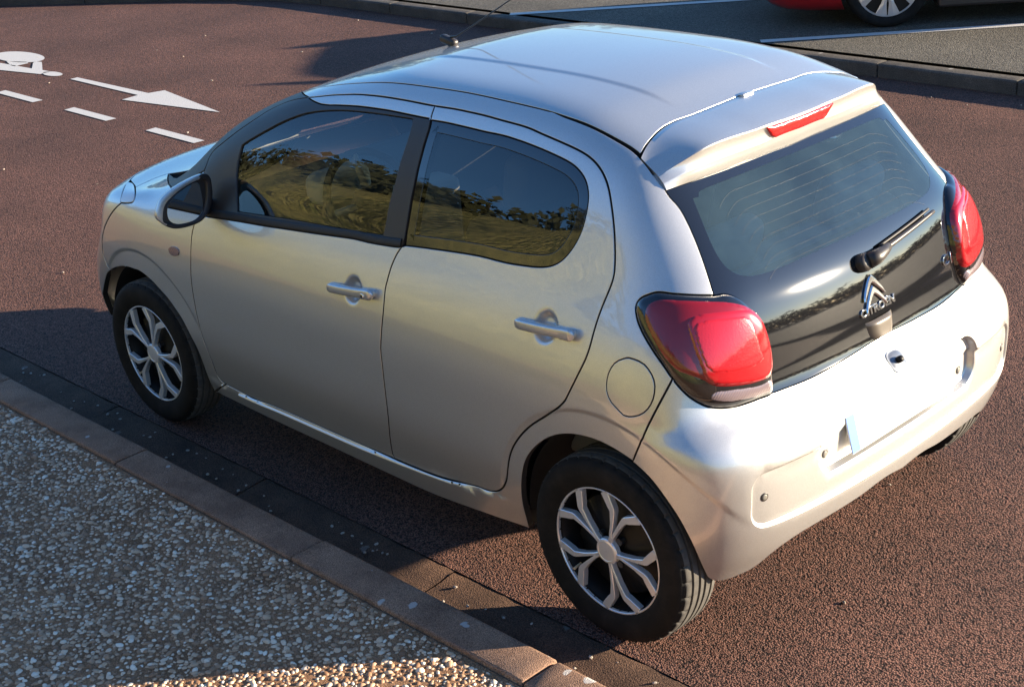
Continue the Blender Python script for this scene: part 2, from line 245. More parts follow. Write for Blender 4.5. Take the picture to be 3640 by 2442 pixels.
# feature lines of the silver car's left half (x,y,z in 0.1 mm)
CUR_RAW = {
'gap_top':'19359,6752,10478 19334,6632,10682 19338,6495,10878 19260,6372,11065 19090,6302,11218 18893,6260,11346 18694,6216,11471 18499,6164,11599 18305,6106,11727 18111,6046,11853 17916,5982,11976 17720,5916,12097 17524,5847,12214 17330,5771,12331 17143,5680,12450 16961,5579,12567 16769,5486,12676 16566,5407,12775 16358,5337,12869 16142,5281,12956 15919,5246,13034 15690,5231,13102 15459,5227,13162 15226,5232,13216 14991,5240,13264 14757,5248,13309 14522,5251,13354 14286,5250,13398 14051,5246,13441 13816,5239,13484 13581,5230,13526 13345,5224,13564 13108,5222,13598 12871,5223,13630 12634,5220,13663 12397,5215,13697 12160,5218,13723 11922,5223,13746 11683,5228,13765 11445,5232,13783 11206,5235,13797 10967,5238,13809 10728,5240,13818 10489,5241,13824 10250,5242,13828 10011,5243,13832 9772,5244,13834 9532,5246,13835 9293,5250,13834 9054,5253,13833 8815,5255,13832 8576,5257,13832 8456,5258,13832',
'gap_rear':'8456,5258,13832 8216,5252,13838 7975,5247,13844 7735,5242,13848 7494,5240,13850 7254,5241,13848 7013,5244,13844 6773,5247,13840 6532,5250,13835 6292,5256,13829 6052,5263,13819 5811,5274,13806 5571,5283,13794 5331,5290,13783 5091,5296,13773 4851,5302,13760 4611,5310,13745 4372,5324,13722 4134,5346,13689 3898,5369,13654 3660,5388,13622 3422,5406,13590 3184,5423,13557 2947,5439,13521 2710,5454,13483 2473,5469,13441 2239,5486,13391 2008,5512,13328 1785,5551,13247 1574,5606,13147 1376,5675,13028 1198,5756,12888 1039,5845,12732 902,5940,12558 780,6036,12374 667,6129,12184 563,6220,11987 466,6309,11785 383,6397,11578 307,6485,11367 236,6574,11155 175,6665,10941 132,6760,10725 138,6860,10506 175,6961,10291 222,7064,10079 263,7168,9866 292,7275,9652 312,7380,9437 325,7481,9219 335,7577,8998 361,7664,8776 416,7742,8555 500,7809,8340 594,7867,8126 694,7914,7913 800,7951,7700 908,7981,7487 1025,8004,7278 1180,8019,7096 1356,8019,6934 1548,7992,6786 1739,7974,6640 1929,7968,6494 2123,7965,6352 2315,7960,6207 2502,7955,6056 2681,7950,5896 2852,7944,5727 3014,7937,5549 3166,7930,5363 3307,7921,5168 3431,7911,4963 3536,7899,4746 3621,7886,4522 3693,7872,4292 3760,7854,4062 3844,7832,3838 3962,7810,3630 4119,7790,3449 4309,7762,3305 4526,7741,3204 4760,7729,3148 4999,7724,3123 5239,7723,3117',
'gap_sill':'5239,7723,3117 5475,7715,3079 5710,7706,3039 5946,7697,2998 6182,7688,2959 6419,7684,2924 6656,7684,2893 6893,7684,2867 7131,7683,2846 7369,7680,2828 7608,7676,2813 7846,7671,2800 8085,7666,2789 8324,7661,2779 8562,7655,2770 8801,7649,2763 9040,7644,2756 9279,7639,2751 9518,7635,2746 9757,7633,2742 9996,7631,2738 10235,7630,2735 10474,7630,2734 10713,7629,2733 10952,7629,2733 11191,7628,2733 11430,7628,2733 11669,7628,2734 11908,7627,2735 12147,7627,2736 12386,7627,2737 12625,7626,2737 12864,7626,2738 13103,7625,2739 13342,7625,2740 13581,7624,2741 13820,7624,2743 14059,7623,2744 14298,7622,2745 14537,7620,2746 14776,7619,2746 15015,7617,2745 15254,7614,2743 15493,7611,2740 15732,7608,2735 15971,7604,2727 16209,7597,2712 16447,7589,2692 16685,7581,2670 16923,7573,2653 17162,7568,2643 17401,7566,2647 17639,7567,2662 17878,7569,2682 18116,7570,2697 18355,7570,2710 18593,7570,2722 18832,7570,2735',
'gap_front':'18832,7570,2735 19067,7576,2773 19218,7615,2941 19242,7666,3172 19233,7714,3406 19238,7757,3640 19270,7796,3873 19314,7828,4105 19364,7852,4337 19414,7866,4570 19442,7882,4806 19455,7903,5043 19470,7913,5281 19476,7923,5519 19467,7932,5757 19454,7940,5995 19444,7947,6233 19428,7953,6471 19405,7955,6709 19376,7950,6945 19343,7936,7181 19312,7913,7416 19295,7882,7652 19286,7842,7887 19282,7791,8120 19277,7728,8350 19252,7657,8576 19201,7580,8796 19145,7495,9012 19137,7401,9230 19169,7301,9444 19216,7197,9654 19270,7091,9861 19325,6982,10065 19368,6868,10271 19359,6752,10478',
'gap_mid':'8456,5258,13832 8425,5415,13653 8380,5554,13461 8342,5679,13260 8349,5797,13049 8364,5908,12836 8369,6016,12621 8375,6122,12405 8378,6227,12188 8373,6329,11970 8368,6427,11750 8368,6522,11529 8368,6616,11307 8358,6708,11085 8347,6799,10862 8337,6889,10640 8328,6980,10417 8319,7071,10194 8369,7162,9980 8488,7246,9788 8574,7337,9582 8636,7429,9369 8673,7520,9149 8703,7606,8926 8727,7687,8701 8715,7761,8472 8701,7828,8241 8703,7886,8008 8722,7932,7772 8751,7967,7536 8781,7995,7298 8816,8014,7061 8854,8024,6824 8865,8025,6583 8867,8021,6342 8878,8015,6102 8891,8007,5862 8905,7999,5622 8919,7990,5381 8933,7979,5141 8949,7967,4901 8969,7952,4662 8998,7933,4423 9040,7908,4188 9091,7877,3954 9148,7840,3723 9204,7798,3493 9254,7753,3262 9301,7703,3031 9326,7677,2916',
'channel':'16128,4267,13195 15919,4370,13251 15704,4460,13305 15482,4531,13359 15254,4584,13413 15024,4620,13466 14791,4644,13519 14558,4659,13571 14324,4669,13621 14090,4676,13669 13855,4681,13715 13619,4686,13758 13383,4691,13800 13147,4697,13840 12911,4704,13878 12675,4712,13916 12438,4721,13953 12201,4728,13988 11964,4734,14021 11727,4738,14052 11489,4740,14081 11251,4742,14105 11012,4741,14127 10773,4738,14144 10534,4734,14157 10295,4729,14168 10056,4724,14176 9817,4720,14183 9577,4717,14189 9338,4713,14194 9098,4710,14200 8859,4705,14204 8620,4701,14209 8380,4697,14212 8141,4693,14215 7901,4691,14217 7662,4690,14217 7422,4691,14216 7183,4694,14214 6944,4699,14211 6704,4705,14207 6465,4712,14202 6226,4720,14196 5986,4728,14190 5747,4735,14184 5508,4741,14177 5268,4746,14170 5029,4750,14162 4790,4752,14152 4550,4753,14141 4311,4754,14128 4072,4758,14112 3834,4767,14092 3596,4779,14070 3357,4787,14047 3119,4792,14022 2880,4797,13993 2644,4804,13957 2408,4812,13915 2174,4820,13865 1942,4828,13811 1710,4836,13753 1478,4845,13694 1246,4855,13633 1015,4872,13566 790,4900,13489 682,4915,13446',
'channel_low':'3989,4742,14114 3872,4760,14098 3755,4777,14082 3637,4793,14066 3519,4807,14051 3400,4817,14037 3281,4824,14023 3162,4830,14010 3043,4834,13995 2925,4839,13980 2806,4843,13963 2688,4847,13945 2570,4851,13925 2452,4855,13904 2335,4859,13880 2218,4864,13855 2101,4869,13829 1985,4875,13801 1869,4880,13772 1753,4886,13743 1637,4893,13713 1522,4900,13682 1407,4907,13651 1291,4915,13619 1176,4924,13587 1061,4933,13554 947,4946,13517 835,4963,13477 726,4983,13433 620,5005,13384',
'seam':'601,5014,13373 682,4818,13481 752,4605,13569 814,4383,13638 877,4158,13694 938,3929,13740 992,3698,13778 1030,3463,13809 1047,3224,13832 1045,2985,13849 1023,2746,13858 995,2507,13864 976,2268,13872 969,2028,13881 965,1788,13890 963,1548,13898 962,1307,13905 963,1067,13911 965,827,13917 969,587,13922 976,347,13926 984,107,13929 988,0,13930',
'gap_gate':'601,5014,13373 499,5034,13320 400,5054,13263 305,5072,13201 212,5089,13135 121,5104,13066 32,5115,12993 -55,5122,12919 -142,5123,12843 -229,5117,12767 -314,5104,12691',
'glass_side':'-314,5104,12691 -396,5121,12603 -481,5125,12517 -568,5112,12434 -656,5091,12353 -743,5079,12269 -827,5079,12182 -908,5088,12092 -987,5103,12002 -1065,5120,11910 -1142,5138,11819 -1218,5159,11726 -1293,5182,11634 -1367,5205,11541 -1440,5230,11448 -1513,5257,11354 -1585,5284,11261 -1656,5313,11167 -1727,5343,11073 -1797,5373,10979 -1867,5405,10885 -1936,5437,10791 -2006,5470,10697 -2074,5504,10602 -2142,5539,10508 -2208,5573,10412 -2273,5607,10316',
'apil_end':'16226,4445,13142 16130,4511,13164 16033,4577,13185 15936,4641,13204 15838,4705,13222 15739,4767,13239 15639,4830,13252 15538,4891,13265 15436,4949,13275 15332,5005,13284 15225,5056,13292 15117,5102,13300 15007,5145,13307 14895,5186,13312 14784,5226,13316 14673,5267,13315',
'apil_door':'14685,5290,13299 14572,5327,13298 14459,5363,13294 14345,5397,13289 14230,5427,13283 14114,5453,13279 13997,5475,13276 13879,5494,13273 13761,5511,13271 13643,5527,13269 13525,5542,13266',
'lamp':'-2284,5606,10303 -2248,5677,10312 -2207,5745,10325 -2164,5811,10337 -2119,5876,10349 -2072,5940,10360 -2022,6002,10371 -1970,6061,10382 -1915,6119,10392 -1858,6174,10402 -1799,6228,10411 -1738,6279,10419 -1675,6327,10427 -1610,6373,10433 -1543,6417,10440 -1474,6457,10448 -1403,6494,10456 -1332,6530,10463 -1261,6567,10464 -1192,6606,10458 -1126,6649,10440 -1064,6692,10415 -1002,6734,10387 -940,6775,10356 -881,6815,10320 -832,6857,10273 -800,6901,10214 -787,6943,10147 -795,6982,10078 -820,7017,10011 -855,7048,9946 -895,7078,9883 -939,7106,9822 -986,7132,9763 -1037,7156,9706 -1090,7177,9650 -1146,7197,9596 -1203,7216,9543 -1260,7233,9490 -1319,7248,9437 -1378,7262,9385 -1437,7275,9332 -1496,7285,9280 -1556,7295,9227 -1615,7303,9173 -1674,7309,9119 -1732,7313,9065 -1791,7315,9010 -1849,7316,8955 -1905,7314,8898 -1960,7311,8840 -2014,7306,8780 -2064,7300,8719 -2113,7294,8655 -2160,7285,8591 -2206,7272,8527 -2253,7256,8464 -2298,7237,8401 -2342,7215,8338 -2386,7190,8276 -2430,7162,8215 -2473,7131,8155 -2516,7097,8097 -2560,7060,8040 -2603,7019,7987 -2646,6975,7936 -2689,6928,7887 -2732,6878,7841 -2773,6826,7797 -2815,6772,7755 -2855,6714,7717 -2894,6652,7686 -2932,6586,7659 -2968,6519,7635 -3003,6450,7615 -3036,6379,7596 -3068,6308,7579 -3098,6235,7564 -3127,6161,7551 -3153,6087,7540 -3179,6011,7531 -3202,5935,7524 -3224,5858,7519 -3244,5781,7515 -3262,5703,7513 -3280,5625,7511 -3297,5547,7509 -3313,5468,7508 -3328,5390,7507 -3342,5311,7507 -3356,5232,7507 -3370,5153,7506 -3385,5074,7503 -3400,4996,7499 -3414,4917,7495 -3424,4838,7499 -3421,4763,7525 -3402,4713,7584 -3379,4683,7654 -3358,4662,7728 -3338,4646,7804 -3319,4631,7881 -3301,4617,7957 -3285,4603,8034 -3269,4589,8112 -3254,4576,8189 -3240,4565,8267 -3226,4555,8345 -3211,4544,8423 -3197,4534,8501 -3181,4524,8579 -3165,4515,8657 -3148,4510,8735 -3129,4508,8813 -3110,4512,8891 -3089,4518,8968 -3068,4527,9045 -3046,4536,9121 -3023,4544,9197 -2999,4554,9273 -2974,4566,9348 -2947,4584,9422 -2920,4609,9492 -2891,4641,9560 -2862,4677,9625 -2832,4715,9689 -2800,4755,9751 -2768,4796,9811 -2734,4837,9872 -2699,4877,9931 -2662,4917,9989 -2624,4961,10045 -2586,5010,10095 -2548,5063,10142 -2509,5119,10184 -2471,5179,10221 -2435,5243,10253 -2399,5310,10278 -2367,5381,10295 -2338,5456,10302 -2313,5531,10302',
'lens':'-1150,6879,10095 -1174,6831,10154 -1215,6782,10202 -1267,6734,10238 -1328,6689,10263 -1393,6646,10277 -1462,6605,10282 -1531,6565,10281 -1600,6525,10278 -1667,6482,10274 -1733,6437,10269 -1796,6389,10264 -1858,6339,10257 -1918,6287,10249 -1976,6233,10240 -2032,6176,10230 -2086,6118,10219 -2137,6058,10207 -2185,5996,10195 -2232,5932,10182 -2276,5867,10169 -2318,5801,10155 -2358,5733,10139 -2396,5665,10122 -2433,5597,10104 -2469,5529,10083 -2504,5461,10060 -2538,5393,10036 -2571,5325,10010 -2602,5257,9982 -2633,5190,9952 -2663,5123,9920 -2692,5056,9887 -2720,4991,9852 -2748,4927,9813 -2777,4866,9770 -2805,4809,9722 -2835,4760,9667 -2865,4719,9605 -2894,4688,9537 -2922,4662,9467 -2949,4641,9395 -2975,4624,9322 -3000,4611,9247 -3023,4600,9171 -3046,4592,9095 -3067,4585,9019 -3088,4580,8942 -3108,4576,8865 -3127,4574,8787 -3145,4574,8709 -3163,4576,8631 -3179,4579,8553 -3195,4583,8475 -3210,4589,8397 -3224,4599,8319 -3238,4615,8242 -3250,4639,8167 -3259,4681,8100 -3261,4742,8049 -3257,4815,8017 -3249,4892,8000 -3239,4971,7992 -3227,5050,7989 -3213,5128,7990 -3199,5207,7992 -3184,5285,7997 -3169,5363,8002 -3152,5441,8009 -3135,5519,8017 -3117,5596,8027 -3098,5672,8039 -3078,5749,8052 -3056,5824,8066 -3034,5899,8081 -3011,5974,8096 -2987,6049,8112 -2962,6123,8128 -2936,6196,8146 -2908,6269,8164 -2879,6340,8185 -2848,6410,8206 -2816,6479,8231 -2782,6544,8264 -2747,6600,8308 -2712,6648,8361 -2676,6695,8414 -2637,6746,8462 -2595,6801,8502 -2551,6857,8538 -2504,6912,8572 -2455,6965,8606 -2404,7016,8640 -2350,7065,8672 -2294,7110,8707 -2237,7146,8750 -2181,7173,8799 -2125,7192,8853 -2069,7206,8908 -2013,7215,8965 -1957,7221,9021 -1901,7223,9078 -1845,7221,9135 -1790,7216,9193 -1735,7209,9250 -1681,7199,9308 -1626,7188,9365 -1572,7174,9422 -1518,7159,9479 -1465,7142,9536 -1413,7124,9594 -1361,7104,9652 -1311,7082,9710 -1264,7058,9770 -1221,7031,9831 -1184,7001,9895 -1159,6965,9962 -1148,6924,10029',
'lens_sq':'-2109,6577,9772 -2108,6523,9831 -2123,6460,9879 -2151,6393,9912 -2188,6325,9931 -2229,6256,9942 -2269,6187,9947 -2310,6118,9949 -2349,6048,9947 -2386,5977,9944 -2422,5905,9940 -2456,5833,9935 -2488,5759,9928 -2519,5686,9921 -2548,5611,9912 -2576,5537,9902 -2602,5462,9891 -2628,5387,9879 -2652,5311,9866 -2675,5236,9852 -2697,5160,9836 -2719,5085,9820 -2740,5009,9802 -2762,4935,9780 -2786,4866,9748 -2813,4804,9705 -2842,4752,9652 -2871,4709,9590 -2900,4674,9524 -2928,4647,9454 -2955,4629,9381 -2981,4617,9306 -3005,4609,9230 -3028,4604,9153 -3050,4601,9076 -3071,4599,8998 -3091,4599,8921 -3110,4598,8843 -3129,4597,8765 -3148,4595,8687 -3166,4591,8609 -3183,4588,8530 -3199,4588,8452 -3214,4596,8373 -3227,4614,8296 -3237,4648,8225 -3243,4698,8162 -3245,4759,8110 -3244,4827,8068 -3240,4900,8036 -3233,4977,8014 -3222,5056,8003 -3210,5135,8000 -3195,5214,8002 -3180,5292,8009 -3163,5370,8019 -3146,5448,8031 -3128,5525,8044 -3108,5601,8059 -3089,5678,8074 -3068,5754,8088 -3047,5830,8103 -3025,5905,8118 -3002,5981,8132 -2978,6056,8148 -2952,6130,8164 -2926,6204,8181 -2898,6277,8200 -2868,6349,8220 -2837,6419,8243 -2804,6487,8269 -2770,6551,8303 -2734,6607,8348 -2699,6653,8403 -2665,6689,8466 -2635,6713,8537 -2608,6723,8612 -2584,6725,8688 -2558,6726,8764 -2531,6728,8840 -2503,6729,8915 -2473,6728,8989 -2443,6725,9063 -2411,6721,9137 -2379,6714,9210 -2347,6705,9283 -2313,6694,9355 -2279,6680,9427 -2245,6665,9497 -2209,6648,9567 -2173,6629,9636 -2136,6609,9705',
'lens_in':'-2218,6534,9684 -2221,6478,9740 -2245,6412,9777 -2278,6342,9798 -2315,6273,9810 -2353,6203,9816 -2391,6133,9818 -2427,6062,9818 -2462,5990,9816 -2495,5917,9813 -2526,5844,9809 -2556,5770,9803 -2584,5696,9795 -2612,5622,9787 -2638,5547,9776 -2664,5473,9764 -2688,5398,9750 -2713,5324,9732 -2738,5252,9709 -2765,5185,9675 -2795,5128,9628 -2825,5087,9568 -2855,5063,9498 -2883,5050,9424 -2908,5043,9349 -2933,5038,9273 -2956,5032,9197 -2978,5027,9121 -2999,5024,9044 -3020,5020,8967 -3039,5016,8889 -3059,5007,8813 -3079,4990,8737 -3099,4971,8663 -3116,4968,8585 -3123,5009,8520 -3119,5079,8481 -3111,5154,8458 -3101,5232,8442 -3089,5310,8433 -3076,5389,8429 -3060,5467,8429 -3044,5545,8431 -3027,5623,8435 -3009,5701,8441 -2990,5778,8447 -2969,5855,8454 -2948,5931,8462 -2925,6007,8471 -2901,6083,8480 -2876,6158,8490 -2849,6232,8499 -2821,6306,8510 -2791,6379,8522 -2758,6449,8540 -2723,6514,8570 -2686,6568,8616 -2651,6605,8677 -2618,6629,8745 -2587,6644,8817 -2557,6653,8891 -2527,6657,8965 -2498,6657,9039 -2468,6653,9113 -2438,6647,9186 -2408,6638,9260 -2377,6627,9332 -2345,6614,9404 -2312,6599,9476 -2278,6583,9546 -2244,6565,9616',
'lens_clear':'-2803,6658,7974 -2809,6609,8035 -2827,6542,8073 -2854,6468,8084 -2884,6394,8079 -2912,6321,8069 -2940,6247,8056 -2966,6173,8045 -2992,6099,8033 -3016,6024,8020 -3039,5949,8006 -3062,5874,7992 -3083,5799,7978 -3104,5723,7965 -3124,5647,7951 -3144,5572,7937 -3163,5496,7923 -3181,5419,7910 -3198,5342,7900 -3214,5265,7892 -3228,5186,7890 -3240,5108,7896 -3251,5030,7906 -3261,4951,7916 -3272,4873,7923 -3285,4795,7918 -3305,4730,7880 -3328,4703,7810 -3349,4706,7734 -3368,4735,7663 -3378,4795,7613 -3377,4870,7587 -3370,4948,7575 -3359,5027,7570 -3347,5105,7568 -3334,5184,7569 -3318,5262,7573 -3302,5339,7579 -3284,5417,7588 -3265,5493,7598 -3245,5569,7610 -3224,5645,7623 -3203,5721,7636 -3181,5796,7649 -3159,5871,7661 -3135,5946,7674 -3111,6021,7686 -3086,6095,7700 -3059,6169,7716 -3031,6241,7733 -3002,6312,7753 -2970,6382,7777 -2938,6449,7803 -2904,6515,7832 -2868,6579,7864 -2832,6635,7907',
'gap_bumper':'-2210,7272,8521 -2184,7333,8421 -2155,7392,8319 -2125,7449,8216 -2094,7504,8113 -2061,7556,8010 -2027,7607,7905 -1992,7656,7800 -1955,7701,7695 -1917,7743,7588 -1875,7778,7480 -1829,7807,7372 -1786,7839,7263 -1759,7886,7155 -1726,7926,7046 -1696,7959,6935 -1618,7944,6828 -1578,7956,6719 -1528,7964,6609 -1477,7967,6499 -1426,7967,6389 -1376,7965,6279 -1325,7962,6169',
'arch_rear':'-1325,7962,6158 -1093,7966,6223 -859,7969,6283 -623,7970,6330 -384,7972,6363 -144,7972,6382 97,7972,6384 337,7971,6369 576,7970,6338 813,7968,6292 1046,7966,6231 1273,7963,6152 1495,7959,6057 1708,7954,5945 1911,7949,5815 2103,7944,5670 2285,7937,5512 2458,7930,5345 2620,7922,5167 2767,7912,4976 2893,7901,4771 2995,7888,4553 3075,7874,4327 3141,7857,4096 3197,7835,3862 3241,7807,3627 3277,7772,3391 3307,7729,3156 3319,7679,2921 3332,7620,2688 3357,7554,2457 3388,7485,2228',
'arch_bumper':'-1310,7962,6151 -1416,7959,6095 -1523,7955,6039 -1630,7951,5982 -1734,7946,5922 -1835,7939,5855 -1929,7931,5781 -2018,7922,5700 -2102,7911,5614 -2182,7899,5525 -2259,7886,5433 -2334,7871,5339 -2406,7854,5243 -2474,7836,5146 -2539,7816,5046 -2600,7794,4944 -2657,7772,4840 -2709,7749,4734 -2756,7725,4625 -2800,7701,4516 -2840,7675,4405 -2876,7647,4293 -2908,7616,4181 -2934,7583,4068 -2954,7548,3954 -2970,7511,3840 -2983,7472,3727 -2992,7430,3614 -2997,7385,3502 -2996,7336,3392 -2990,7284,3283 -2980,7228,3177 -2967,7170,3072 -2953,7110,2968 -2937,7048,2866 -2919,6985,2764',
'bumper_bottom':'-2919,6985,2764 -2937,6815,2595 -3001,6612,2485 -3119,6404,2477 -3250,6207,2528 -3370,6006,2586 -3488,5810,2664 -3615,5648,2788 -3749,5530,2951 -3877,5408,3114 -3986,5236,3244 -4070,5031,3338 -4135,4809,3407 -4186,4577,3454 -4227,4341,3483 -4261,4103,3500 -4291,3863,3515 -4318,3624,3527 -4341,3383,3536 -4363,3143,3543 -4382,2902,3552 -4401,2662,3562 -4417,2421,3572 -4433,2180,3585 -4448,1940,3603 -4465,1700,3631 -4482,1462,3667 -4496,1223,3696 -4504,982,3710 -4507,740,3705 -4505,499,3686 -4500,259,3659 -4493,20,3630 -4492,0,3628',
'glass_bottom':'-3430,4735,7516 -3468,4496,7509 -3503,4257,7500 -3538,4017,7490 -3569,3778,7480 -3598,3538,7472 -3622,3297,7467 -3642,3056,7468 -3657,2815,7472 -3669,2573,7480 -3678,2332,7489 -3686,2090,7499 -3693,1849,7507 -3699,1607,7515 -3702,1365,7525 -3704,1124,7537 -3703,882,7550 -3703,641,7562 -3702,399,7570 -3703,157,7571 -3704,0,7569',
'sill_bottom':'3388,7485,2228 3628,7478,2205 3870,7478,2188 4107,7499,2182 4341,7532,2185 4576,7563,2185 4815,7577,2177 5057,7574,2159 5296,7566,2136 5534,7558,2111 5772,7551,2087 6011,7543,2064 6249,7536,2041 6488,7529,2020 6726,7523,1999 6965,7517,1981 7204,7511,1964 7443,7507,1949 7683,7503,1938 7922,7501,1931 8162,7500,1929 8401,7500,1930 8641,7502,1933 8880,7503,1938 9120,7505,1944 9360,7506,1949 9599,7507,1953 9839,7508,1957 10078,7509,1960 10318,7510,1964 10557,7511,1969 10797,7512,1973 11037,7513,1978 11276,7514,1983 11516,7515,1988 11755,7517,1993 11995,7518,1998 12234,7519,2003 12474,7520,2008 12713,7521,2012 12953,7521,2017 13193,7522,2021 13432,7522,2024 13672,7522,2027 13911,7522,2030 14151,7522,2033 14391,7521,2035 14630,7520,2038 14870,7519,2040 15109,7518,2042 15349,7517,2045 15589,7515,2047 15828,7514,2050 16068,7513,2053 16307,7511,2056 16547,7510,2060 16787,7509,2064 17026,7507,2069 17266,7506,2075 17505,7505,2081 17745,7504,2088 17984,7504,2096 18224,7503,2104 18463,7502,2112 18703,7501,2120 18943,7499,2126 19186,7491,2121 19422,7458,2102 19650,7407,2071 19880,7359,2040 20001,7342,2024',
'arch_front':'20070,7341,2034 20091,7411,2262 20090,7480,2491 20067,7544,2720 20043,7602,2952 20021,7654,3185 20009,7702,3419 20015,7745,3655 20051,7783,3888 20138,7813,4109 20252,7833,4319 20370,7844,4527 20501,7847,4728 20650,7845,4915 20823,7840,5080 21012,7834,5227 21203,7828,5372 21397,7823,5513 21603,7818,5634 21820,7812,5736 22036,7807,5839 22251,7803,5945 22473,7797,6036 22701,7790,6109 22933,7781,6168 23169,7771,6211 23407,7758,6227 23646,7743,6207 23884,7726,6191 24122,7707,6175 24359,7685,6144 24593,7661,6099 24825,7636,6045 25054,7609,5980 25281,7580,5907 25505,7550,5827 25726,7520,5740 25943,7489,5645 26152,7459,5540 26356,7449,5410 26544,7438,5255 26718,7406,5097 26892,7368,4937 27061,7328,4772 27228,7285,4605 27396,7239,4441 27568,7187,4281 27743,7130,4127 27830,7097,4053',
'glass_front':'17340,6381,11592 17139,6333,11712 16934,6288,11824 16725,6243,11932 16516,6197,12037 16307,6150,12142 16098,6102,12246 15888,6051,12348 15678,6000,12449 15465,5951,12545 15248,5905,12634 15029,5861,12718 14808,5819,12799 14585,5780,12873 14357,5748,12938 14127,5722,12994 13895,5700,13044 13661,5683,13088 13426,5668,13127 13190,5654,13164 12954,5643,13197 12717,5635,13226 12480,5628,13252 12243,5623,13276 12005,5620,13295 11767,5617,13311 11528,5615,13326 11290,5613,13340 11052,5610,13352 10813,5607,13363 10575,5604,13372 10336,5601,13379 10098,5598,13386 9859,5595,13392 9621,5592,13399 9382,5589,13405 9143,5588,13407',
'glass_front_b':'9143,5588,13407 9126,5651,13307 9113,5711,13204 9110,5770,13099 9114,5826,12994 9123,5882,12888 9134,5936,12782 9147,5990,12675 9161,6043,12569 9174,6095,12462 9187,6148,12355 9198,6199,12247 9206,6251,12139 9208,6301,12031 9209,6351,11922 9214,6400,11812 9221,6448,11703 9232,6496,11593 9246,6542,11484 9261,6588,11374 9277,6634,11265 9291,6680,11155 9298,6725,11044 9299,6770,10933 9296,6816,10822 9294,6861,10711 9293,6906,10600 9293,6951,10489 9294,6996,10378 9296,7041,10267 9298,7087,10156',
'glass_front_c':'9298,7087,10156 9536,7095,10138 9775,7102,10120 10013,7110,10101 10251,7118,10081 10490,7127,10059 10728,7134,10042 10967,7136,10037 11206,7142,10023 11445,7148,10006 11683,7155,9989 11922,7162,9973 12160,7168,9957 12399,7174,9942 12638,7180,9927 12876,7186,9912 13115,7192,9897 13354,7197,9883 13593,7202,9869 13831,7208,9854 14070,7214,9838 14308,7221,9819 14547,7228,9800 14785,7235,9779 15023,7242,9759 15261,7248,9738 15500,7255,9718 15738,7260,9698 15976,7266,9678 16215,7271,9658 16453,7276,9638 16692,7280,9618 16811,7282,9608',
'glass_front_d':'16811,7282,9608 16862,7237,9706 16915,7191,9805 16967,7145,9903 17018,7100,10002 17067,7055,10102 17114,7010,10203 17158,6965,10305 17200,6920,10408 17239,6874,10512 17274,6829,10618 17304,6783,10725 17329,6737,10833 17346,6690,10942 17356,6642,11052 17360,6593,11161 17359,6543,11271 17354,6491,11379 17347,6437,11486 17340,6381,11592',
'strip_low':'8378,7170,9961 8618,7182,9934 8858,7191,9912 9098,7200,9892 9339,7208,9874 9579,7215,9858 9820,7220,9845 10061,7224,9835 10302,7226,9831 10543,7229,9823 10784,7236,9806 11024,7245,9785 11264,7254,9764 11504,7263,9742 11744,7272,9721 11984,7281,9699 12224,7290,9678 12464,7299,9656 12705,7308,9636 12945,7316,9616 13185,7324,9596 13425,7332,9576 13666,7339,9557 13906,7347,9537 14146,7354,9517 14387,7362,9497 14627,7369,9476 14867,7376,9455 15107,7383,9435 15348,7388,9416 15588,7393,9399 15829,7398,9382 16070,7402,9365 16310,7406,9348 16551,7410,9330 16791,7414,9311 17031,7419,9291 17272,7423,9270 17512,7428,9249 17752,7432,9228 17993,7437,9206 18233,7442,9184 18473,7446,9162 18593,7449,9150',
'frame_low':'13525,5542,13266 13289,5532,13302 13053,5524,13333 12815,5522,13359 12578,5521,13382 12340,5519,13404 12102,5518,13425 11864,5516,13444 11626,5516,13459 11387,5517,13472 11149,5518,13482 10910,5517,13491 10671,5516,13499 10433,5515,13505 10194,5515,13507 9955,5517,13507 9716,5519,13506 9477,5522,13505 9239,5524,13503 9000,5525,13502 8761,5526,13502 8522,5526,13503 8403,5526,13503',
'glass_rear':'8332,5544,13477 8091,5540,13482 7850,5537,13487 7610,5536,13488 7369,5538,13484 7128,5541,13479 6887,5543,13475 6647,5546,13469 6406,5549,13463 6165,5553,13456 5925,5555,13451 5684,5554,13451 5443,5553,13450 5202,5555,13445 4962,5562,13430 4722,5572,13412 4483,5582,13392 4243,5594,13369 4004,5606,13343 3765,5621,13315 3527,5636,13284 3289,5652,13250 3052,5669,13213 2815,5686,13174 2580,5706,13127 2349,5735,13063 2130,5779,12974 1928,5838,12857 1756,5916,12709 1628,6010,12529 1547,6112,12327 1509,6215,12113 1499,6316,11894 1509,6414,11675 1553,6508,11458 1631,6599,11250 1737,6686,11052 1869,6767,10867 2034,6838,10708 2235,6892,10587 2458,6929,10505 2691,6953,10453 2929,6970,10417 3168,6981,10392 3408,6991,10370 3647,7000,10350 3888,7008,10333 4128,7012,10325 4369,7014,10321 4610,7015,10319 4850,7017,10316 5091,7020,10309 5331,7025,10296 5572,7033,10280 5811,7041,10261 6051,7049,10242 6291,7057,10222 6531,7066,10202 6771,7075,10181 7010,7085,10159 7250,7094,10138 7489,7103,10116 7729,7113,10093 7968,7124,10069 8208,7134,10044',
